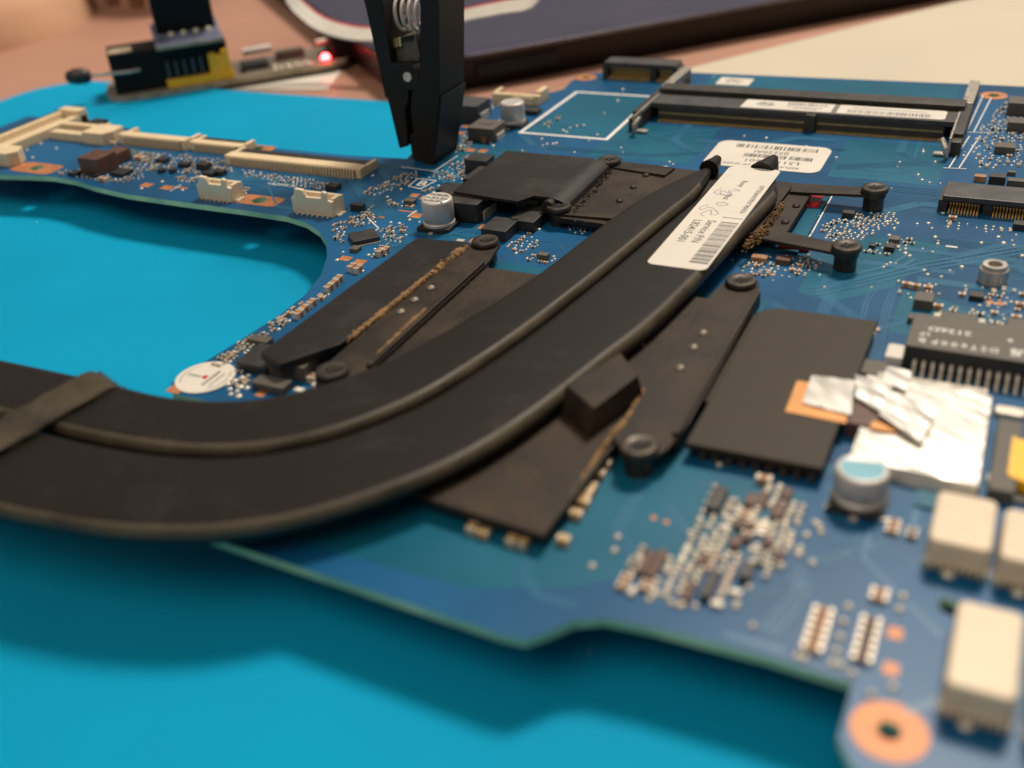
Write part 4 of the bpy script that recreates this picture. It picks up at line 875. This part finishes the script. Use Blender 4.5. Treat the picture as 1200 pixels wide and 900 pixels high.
# ---- near cluster: each point and part stands alone
random.seed(17)
dm = MB(); dm.dome(0, 0, 0, .46, .42, 12); d0 = None
cl = [P(*c) for c in ((716, 686), (742, 640), (790, 655), (815, 605), (838, 575), (870, 600), (902, 560), (948, 600), (935, 655), (880, 690), (832, 718), (760, 705))]
chipsN = [(770, 666, .9, 5.0, .9), (840, 590, 1.7, 4.6, 1.1), (832, 690, 1.2, 4.6, 1.0), (875, 675, 1.4, 2.6, 1.0), (880, 590, 1.3, 2.2, .8), (911, 605, 1.4, 2.0, .9), (862, 640, 1.3, 1.8, .9), (912, 655, 1.3, 1.4, .9), (900, 640, 1.1, 1.3, .9)]
for px, py, l, w, h in chipsN:
    o = chip(px, py, l, w, h, 'brown' if h < 1 else 'black', 'resistor_array', bevel=.08)
def dot(x, y, s=1.):
    global d0
    if d0 is None:
        mb = MB(); mb.v = [v + Vector((x, y, 0)) for v in dm.v]; mb.f = dm.f; mb.mi = dm.mi; d0 = mb.build('solder_point', 'solder', mbd, ang=60); dot.o = (x, y); return d0
    c = dupe(d0, x - dot.o[0], y - dot.o[1], 0, mbd); c.scale = (s, s, s * random.uniform(.9, 1.2)); return c
cnt = 0; pts = []
xs = (min(p.x for p in cl), max(p.x for p in cl)); ys = (min(p.y for p in cl), max(p.y for p in cl)); y = ys[0]
x = xs[0]
while x < xs[1]:
    y = ys[0] + random.random(); kind = 'd'; left = 0
    while y < ys[1]:
        if left <= 0: kind = random.choice(['d'] * 7 + ['r', 'r', 'k', 'v']); left = random.randint(1, 4); body = random.choice(['tancap', 'chipgrey', 'brown', 'solder'])
        step = {'d': 1.02, 'r': .92, 'k': 1.0, 'v': 1.7, 'gap': 1.0}[kind]; left -= 1
        if kind != 'gap' and inpoly(x, y, cl) and free(x, y, .4) and random.random() < .9:
            if kind == 'd': dot(x + random.uniform(-.22, .22), y + random.uniform(-.1, .1), random.uniform(.95, 1.3))
            else:
                mb = MB(); chip2(mb, x, y, 1.35, .7, .6, kind == 'v', 0, 1) if kind != 'k' else mb.box(x - .6, x + .6, y - .5, y + .5, -.02, .75, 0)
                mb.build('chip_resistor', ['brown' if kind == 'k' else body, 'solder'], mbd, bevel=.05, seg=1)
        y += step
    x += random.choice([1.08, 1.2, 1.35])
for px, py in ((694, 664), (720, 646), (724, 630), (809, 626), (843, 545), (882, 735), (955, 613), (962, 625), (838, 571), (834, 580), (829, 590), (824, 600), (820, 609), (862, 588), (858, 597), (853, 607), (849, 617), (862, 712), (864, 708), (750, 520), (1020, 815), (952, 660)): c = P(px, py); dot(c.x, c.y)
part2(895, 566, 2.0, 1.1, 1.0, 'tancap', 0)
for px, py in ((655, 634), (670, 604), (679, 590), (688, 574), (697, 557), (704, 545), (549, 620), (595, 634), (562, 626), (608, 637), (683, 582)):
    c = P(px, py); mb = MB(); chip2(mb, c.x + .75, c.y - .25, 1.6, 1.2, 1.1, random.random() < .5, 0, 1); mb.build('chip_capacitor', ['goldtan', 'solder'], mbd, bevel=.1)
# resistor networks near the front edge
def network(px, py, n, pitch, body, l=1.7):
    c = P(px, py); r = empty('resistor_network', c.x, c.y, 0, mbd); keep(c.x - l, c.x + l, c.y - n * pitch / 2, c.y + n * pitch / 2)
    for k in range(n):
        yy = c.y - (n - 1) * pitch / 2 + k * pitch; mb = MB(); chip2(mb, c.x, yy, l, pitch * .72, .65, False, 0, 1); mb.build('resistor', [body, 'solder'], r, bevel=.05, seg=1)
network(958, 740, 6, 1.15, 'tancap', 2.3); network(1015, 752, 6, 1.15, 'brown', 2.2); network(1030, 700, 2, 1.1, 'tancap', 2.0); network(1046, 620, 3, .9, 'tancap', 1.6); network(1068, 628, 2, 1.0, 'brown', 1.3)
for px, py in ((935, 770), (943, 772), (985, 780), (975, 778), (998, 790), (988, 730), (984, 748), (980, 764), (994, 712), (1058, 700), (1054, 715), (1046, 806), (945, 628), (960, 618)): c = P(px, py); dot(c.x, c.y, 1.1)
# white sockets and yellow part at the right edge
def socket(x0, x1, y0, y1, h, name='wire_socket'):
    r = empty(name, (x0 + x1) / 2, (y0 + y1) / 2, 0, mbd)
    mb = MB(); mb.prism(rrect(x0, x1, y0 + .8, y1, .9, 4), .9, h, top=rrect(x0 + .15, x1 - .15, y0 + 1.0, y1 - .2, .9, 4)); mb.build('housing', 'creamw', r, bevel=.35, seg=3)
    mb = MB(); mb.box(x0 + .5, x1 - .5, y0 + 1.6, y1 - .6, -.03, 1.0); mb.build('recess', 'dark', r)
    for s in (x0 + .4, x1 - .4): mb = MB(); mb.box(s - .5, s + .5, y0 + 1.0, y0 + 2.6, -.03, 1.1); mb.build('foot', 'solder', r, bevel=.15)
    mb = MB(); mb.box(x0 + .9, x1 - .9, y0 + 1.25, y0 + 1.7, -.03, 1.2); mb.build('lip', 'blackpl', r, bevel=.1)
    for k in range(8): xx = x0 + .8 + (x1 - x0 - 1.6) * k / 7; mb = MB(); mb.box(xx - .22, xx + .22, y0 + .55, y0 + 1.1, .55, 1.7); mb.build('tooth', 'creamw', r, bevel=.08)
    mb = MB(); mb.dome((x0 + x1) / 2 - .6, y0 + .9, 0, .8, .6, 12); mb.build('solder_point', 'solder', r)
socket(-2.3, 4.4, 96.2, 106.8, 4.3); socket(4.9, 11.5, 95.8, 106, 4.3); socket(1.7, 8.1, 75.4, 88.6, 4.6); socket(9.2, 15.5, 75, 88, 4.6)
mb = MB(); mb.box(-4.6, 4.2, 108.0, 111.6, -.03, .35); mb.build('chip', 'pour', mbd)
c = P(1187, 600); mb = MB(); mb.box(3.0, 6.0, 112, 128, -.03, 2.0); mb.build('bracket_wall', 'chipgrey', mbd, bevel=.2)
yl = [P(px, py, 2) for px, py in ((1187, 514), (1215, 520), (1215, 572), (1181, 558))]; mb = MB(); mb.prism([(p.x, p.y) for p in yl], .5, 2.2); yb = mb.build('flat_cable_end', 'yellow', mbd, bevel=.1)
mb = MB()
for k in range(12): t = k / 12; p = yl[0].lerp(yl[3], t); mb.box(p.x - .15, p.x + .35, p.y - .22, p.y + .05, 2.15, 2.26)
stuff(mb.build('contacts', 'gold', yb)); mb = MB(); mb.box(5.8, 20, 112.5, 126, -.03, .6); mb.build('cable_socket', 'conn', mbd, bevel=.2)
for px, py in ((1183, 487), (1175, 568)): c = P(px, py); mb = MB(); mb.prism(rrect(c.x - 1.9, c.x + 1.9, c.y - 1.0, c.y + 1.0, .6, 3), -.03, .9); mb.build('solder_tab', 'solder', mbd, bevel=.25)
c = P(1010, 604); mb = MB(); mb.box(c.x - 4.4, c.x + 4.0, c.y - .35, c.y + .1, -.03, .3); mb.build('copper_pad', 'solder', mbd)

# ================================================================== test clip on the memory chip
cl = empty('test_clip', -126, 203.5, 0); tag(cl, 'black spring test clip standing on a small chip of the board', 'clip')
YF = 199.2; YB = 211.2
def pc(lst): return [(lambda q: (q.x, q.z))(PY(a, b_, YF)) for a, b_ in lst]
# arms carried on above the picture's edge
ra = pc([(492, 8), (514, 8), (515, 113), (512, 150), (508, 197), (494, 196), (494, 190), (490, 168), (484, 158), (481, 128), (482, 108), (491, 92)])
def up(poly, i0, i1, dz, dx):
    q = list(poly); (x0, z0), (x1, z1) = q[i0], q[i1]; return [(x0 + dx, z0 + dz), (x1 + dx, z1 + dz)] + q
mb = MB(); mb.profxz([(ra[0][0] - .5, ra[0][1] + 26), (ra[1][0] - .5, ra[1][1] + 26)] + ra[1:] + ra[:1], YF, YB); mb.build('arm', 'clip', cl, bevel=.35)
mb = MB(); q = pc([(513, 114), (517.5, 114), (513, 150), (508.5, 188), (505, 188)]); mb.profxz(q, YF + .3, YB - .3); mb.build('jaw_plate', 'clip', cl, bevel=.15)
la = pc([(427, 8), (448, 8), (458, 75), (474, 76), (478, 106), (478, 118), (474, 128), (476, 150), (477, 172), (467, 175), (453, 116), (450, 114)])
mb = MB(); mb.profxz([(la[0][0] - 4.6, la[0][1] + 26), (la[1][0] - 4.6, la[1][1] + 26)] + la[1:] + la[:1], YF + .25, YB - .25); mb.build('arm', 'clip', cl, bevel=.35)
q = pc([(476, 160), (495, 160), (497, 194), (480, 188)]); mb = MB(); mb.profxz(q, YF + 1.2, YB - 1.2); mb.build('contact_block', 'dark', cl, bevel=.2)
hp = PY(478, 90, YF); mb = MB(); mb.tube([(hp.x, YF - .35, hp.z), (hp.x, YB + .35, hp.z)], 1.05, 20); mb.build('hinge_pin', 'alu', cl, ang=50)
mb = MB(); mb.tube([(hp.x, YF - .02, hp.z), (hp.x, YB + .02, hp.z)], 2.9, 24); mb.build('hinge_boss', 'clip', cl, ang=50)
s0 = PY(459, 19, YF + 6); s1 = PY(500, 16, YF + 6); pts = []
for k in range(121):
    t = k / 120; a = t * 2 * math.pi * 5.2; pts.append((s0.x + (s1.x - s0.x) * t, YF + 6 + 2.7 * math.cos(a), s0.z + 3.4 * math.sin(a) + .6))
mb = MB(); mb.tube(pts, .42, 8); mb.build('spring', 'alu', cl, ang=70)
a = PY(456, 60, YF + 3); mb = MB(); q = [(lambda v: (v.x, v.z))(PY(px, py, YF + 3)) for px, py in ((454, 50), (487, 40), (492, 66), (490, 76), (460, 78))]; mb.profxz(q, YF + 3, YB - 2); mb.build('wire_pad', 'ferrite', cl, bevel=.2)
mb = MB(); q = [(lambda v: (v.x, v.z))(PY(px, py, YF + 2.8)) for px, py in ((454, 47), (484, 41), (485, 46), (455, 53))]; mb.profxz(q, YF + 2.7, YF + 3.2); mb.build('pin_header', 'dark', cl)
for k in range(4): p = PY(457 + k * 4, 51.5 - k * .9, YF + 2.6); mb = MB(); mb.box(p.x - .32, p.x + .32, YF + 2.3, YF + 2.9, p.z - .9, p.z + .9); mb.build('contact_pin', 'gold', cl)
mb = MB(); mb.box(-129.4, -124.2, 202, 208, .1, 1.6); mb.build('memory_chip', 'black', mbd, bevel=.1)
lb = MB()
for k in range(4):
    for s in (-1, 1): yy = 203.1 + k * 1.27; xx = -126.8 + s * 3.1; lb.box(xx - .55, xx + .55, yy - .2, yy + .2, -.02, .4)
stuff(lb.build('leads', 'solder', mbd))

# ================================================================== programmer
ob = P(128, 121, -8.5); ud = Vector((.695, .719, 0)); vd = Vector((-.719, .695, 0))
pg = empty('chip_programmer', ob.x, ob.y, MATZ); tag(pg, 'black chip programmer stick with lever socket and glowing red light on the mat edge', 'programmer')
PZ = MATZ + 1.6
def loc(mb): return mb.xf(lambda p: Vector((ob.x, ob.y, 0)) + ud * p.x + vd * p.y + Vector((0, 0, p.z + PZ)))
mb = MB(); pl = rrect(0, 82, 0, 26, 8, 6); mb.prism(pl, -1.6, 0); loc(mb).build('board', 'pedge', pg)
mb = MB(); mb.prism(rrect(.2, 81.8, .2, 25.8, 7.8, 6), -.02, .03); loc(mb).build('top_mask', 'pbase', pg)
zf = empty('lever_socket', ob.x, ob.y, PZ, pg)
mb = MB(); mb.box(3, 41, 4, 19, 0, 12.8); loc(mb).build('body', 'sockblack', zf, bevel=.5)
mb = MB(); mb.box(3.5, 11, 5, 12, 12.75, 13.1); loc(mb).build('worn_top', 'pedge', zf, bevel=.1)
mb = MB(); mb.tube([(12, 3.6, 7.0), (8, 3.0, 7.0), (-4, 5.2, 7.4)], .55, 10); loc(mb).build('lever', 'steel', zf)
mb = MB(); mb.tube([(-11.2, 6.5, 7.5), (-10.5, 6.4, 7.5), (-8, 5.9, 7.5), (-5, 5.4, 7.4), (-3.6, 5.1, 7.4), (-3.3, 5.1, 7.4)], [.8, 1.9, 2.6, 2.5, 1.7, .8], 16); loc(mb).build('lever_knob', 'blackpl', zf, ang=70)
hd = empty('pin_header', ob.x, ob.y, PZ, pg)
mb = MB(); mb.box(19.5, 41.5, 1.2, 3.8, 0, 2.6); loc(mb).build('strip', 'yellow', hd, bevel=.2)
mb = MB(); mb.profxz([(34, 2.5), (41.2, 2.5), (40.6, 9.6), (38.6, 9.4), (38.2, 8.0), (37.0, 8.0), (36.6, 9.2), (34.2, 9.2)], 1.4, 3.7); loc(mb).build('jumper', 'yellow', hd, bevel=.2)
for k in range(5): x = 20.8 + k * 2.7; mb = MB(); mb.box(x - .55, x + .55, 2, 3.1, 2.5, 8.6); loc(mb).build('header_pin', 'ferrited', hd, bevel=.15)
ad = empty('adapter', ob.x, ob.y, PZ, pg)
Rt = Matrix.Rotation(math.radians(13), 3, 'X')
def atl(mb): mb.xf(lambda p: Rt @ Vector((p.x - 28, p.y - 3, p.z)) + Vector((29.5, 3, 13.9))); return loc(mb)
mb = MB(); mb.box(17, 38.5, -1, 17, 0, 1.3); atl(mb).build('adapter_board', 'adapter', ad, bevel=.1)
mb = MB(); mb.box(17, 38.5, -1.25, -1.0, .05, 1.25); atl(mb).build('adapter_edge', 'pedge', ad)
for k in range(4): mb = MB(); mb.dome(23 + k * 4.0, 6.2, 1.3, 1.15, 1.1, 12); atl(mb).build('solder_ball', 'solder', ad)
mb = MB(); mb.box(18.5, 37.5, 7.6, 17, 1.3, 15); atl(mb).build('plug_body', 'sockblack', ad, bevel=.4)
mb = MB(); mb.box(45, 54, 6, 13, 0, 2.6); loc(mb).build('chip', 'black', pg, bevel=.2)
for k in range(8): mb = MB(); x = 46 + k * 1.05; mb.box(x - .25, x + .25, 5, 6.1, 0, .5); loc(mb).build('lead', 'solder', pg)
mb = MB(); mb.tube([(47, 18, 4.2), (57, 18.6, 4.2)], 1.3, 12); loc(mb).build('crystal', 'alu', pg, ang=60)
mb = MB(); mb.box(58, 68, 15, 19, 0, 3.0); loc(mb).build('chip', 'chipgrey', pg, bevel=.2)
for x, y in ((57.5, 4), (60, 5.5), (60.5, 2.6), (63, 5.2), (64.3, 2.9), (66.5, 5), (67.5, 2.8), (56, 7.5), (55.2, 2.4)): mb = MB(); mb.dome(x, y, 0, .95, 1.0, 10); loc(mb).build('solder_ball', 'solder', pg)
mb = MB(); mb.tube([(72, 12, 5.0), (82, 12.6, 5.2)], .8, 10); loc(mb).build('plug_rim', 'solder', pg)
mb = MB(); mb.box(76, 112, 5, 21, -1.6, 7.5); loc(mb).build('usb_plug_shade_block', 'sockblack', pg, bevel=1.0)  # plug enlarged in black to stand in for shade behind the clip
mb = MB(); mb.dome(73.2, 4.0, 1.0, 1.5, 1.6, 14); loc(mb).build('status_light', 'led', pg, ang=70)
mb = MB(); mb.box(72.0, 74.4, 3.0, 5.0, 0, 1.0); loc(mb).build('light_base', 'solder', pg)
# white slip under its tail
c0 = P(262, 100, DZ); mb = MB(); mb.prism([(p.x, p.y) for p in (P(250, 106, DZ), P(385, 106, DZ), P(400, 84, DZ), P(300, 70, DZ))], DZ - .02, DZ + .5)
o = mb.build('paper_slip', 'white'); tag(o, 'small white slip on the desk under the tail of the programmer', 'slip')
# ribbon cable loop behind the clip
rc = empty('ribbon_cable', -250, 330, DZ); tag(rc, 'pale ribbon cable with a red edge looping from programmer towards the clip', 'cable')
def band(pts, w, name, mat, n=40):
    p = spline(pts, n); vs = []; fs = []; mb = MB()
    for i, a in enumerate(p):
        for q_, t_ in ((-.5, 0), (.5, 0), (.5, 1), (-.5, 1)): vs.append((a.x, a.y + w * q_ * .86 + t_ * .35, a.z + w * q_ * .52 - t_ * .6))
    for i in range(n - 1):
        for k in range(4): fs.append([i * 4 + k, i * 4 + (k + 1) % 4, (i + 1) * 4 + (k + 1) % 4, (i + 1) * 4 + k])
    fs += [[0, 1, 2, 3], [(n - 1) * 4 + k for k in range(4)]]; mb.add(vs, fs); return mb.build(name, mat, rc)
YR = 292.0
vis = [PY(px, py, YR) for px, py in ((338, -8), (350, 8), (372, 26), (400, 36), (430, 40), (470, 38), (510, 28), (550, 16), (590, 8), (630, -2))]
lead_in = [loc(MB().add([(28, 14, 26)], [])).v[0], loc(MB().add([(29, 15, 48)], [])).v[0]]
pth = [tuple(lead_in[0]), tuple(lead_in[1]), (lead_in[1].x + 12, lead_in[1].y + 2, 62), (vis[0].x - 6, YR + 2, vis[0].z + 22)] + [tuple(v) for v in vis] + [(vis[-1].x + 8, YR - 10, vis[-1].z + 12), (vis[-1].x + 4, YR - 45, vis[-1].z + 22), (-128, 214, 68), (-128, 206, 64)]
band(pth, 5.4, 'flat_band', 'cablew', 90)
band([(p[0], p[1] + 2.5, p[2] + 1.55) for p in pth], .7, 'red_edge', 'cabler', 90)

# ================================================================== laptop
ca = Vector((-175, 270)); a1 = Vector((.665, .747)); a2 = Vector((-.747, .665))
lp = empty('laptop', ca.x, ca.y, DZ); tag(lp, 'dark closed laptop with violet lid lying on the desk behind the board', 'laptop')
def lq(u0, u1, v0, v1): return [tuple(ca + a1 * u + a2 * v) for u, v in ((u0, v0), (u1, v0), (u1, v1), (u0, v1))]
LT = DZ + 11.5
mb = MB(); mb.prism(lq(1.5, 358.5, 3, 240), DZ + 1.2, LT - 1.2, top=lq(0, 360, 0, 242)); mb.build('base', 'lap', lp, bevel=.9, seg=3)
mb = MB(); mb.prism(lq(.4, 359.6, .4, 241.6), LT - 1.25, LT - .55); mb.build('rim', 'rim', lp, bevel=.2)
mb = MB(); mb.prism(lq(.9, 359, .9, 241), LT - .6, LT); mb.build('lid', 'deck', lp, bevel=.5, seg=3)
mb = MB(); mb.prism(lq(26, 54, -.15, 1.5), DZ + 4.6, DZ + 8.2); mb.build('side_port', 'dark', lp, bevel=.15)
for u, v in ((12, 14), (340, 14), (12, 228), (340, 228)): mb = MB(); mb.prism(lq(u, u + 10, v, v + 10), DZ - .02, DZ + 1.4); mb.build('foot', 'blackpl', lp)
# ================================================================== cloth at the far left
def blob(name, mat, cx, cy, sx_, sy_, h, ang, label, cat, seed, n=26, folds=1.0):
    random.seed(seed); ph = [(random.uniform(.02, .08), random.uniform(.02, .08), random.uniform(0, 6)) for _ in range(5)]
    mb = MB(); vs = []; fs = []; u = Vector((math.cos(ang), math.sin(ang))); v = Vector((-u.y, u.x))
    for j in range(n + 1):
        for i in range(n + 1):
            s, t = i / n * 2 - 1, j / n * 2 - 1; x, y = s * math.sqrt(1 - t * t / 2), t * math.sqrt(1 - s * s / 2); r = min(1, math.hypot(x, y))
            p = u * x * sx_ + v * y * sy_; z = h * max(0, 1 - r ** 4) ** .5 * (1 + folds * .25 * sum(math.sin(a * p.x + b_ * p.y + c) for a, b_, c in ph) / 3)
            vs.append((cx + p.x, cy + p.y, DZ + z - .05))
    for j in range(n):
        for i in range(n): a = j * (n + 1) + i; fs.append([a, a + 1, a + n + 2, a + n + 1])
    k = len(vs); mb.add(vs, fs); mb.add([(p[0], p[1], DZ - .1) for p in vs], [f[::-1] for f in fs])
    o = mb.build(name, mat, ang=80); return tag(o, label, cat)
blob('folded_cloth', 'cloth', -438, 326, 54, 62, 24, math.radians(15), 'pale beige folded cloth lying on the far end of the desk', 'cloth', 3)
st = empty('striped_cloth', -410, 380, DZ); tag(st, 'brown and cream striped cloth standing behind the beige folded cloth', 'cloth')
for k in range(16):
    w = random.uniform(4, 6.5); p = Vector((-475 + k * 8.0, 384)); mb = MB()
    mb.tube([(p.x, p.y, DZ), (p.x + .8, p.y, DZ + 14), (p.x - .6, p.y + 2, DZ + 40), (p.x, p.y + 5, DZ + 62)], [w * .75, w * .7, w * .72, w * .6], 10); mb.build('stripe', 'stripe' if k % 2 else 'cloth', st, ang=60)
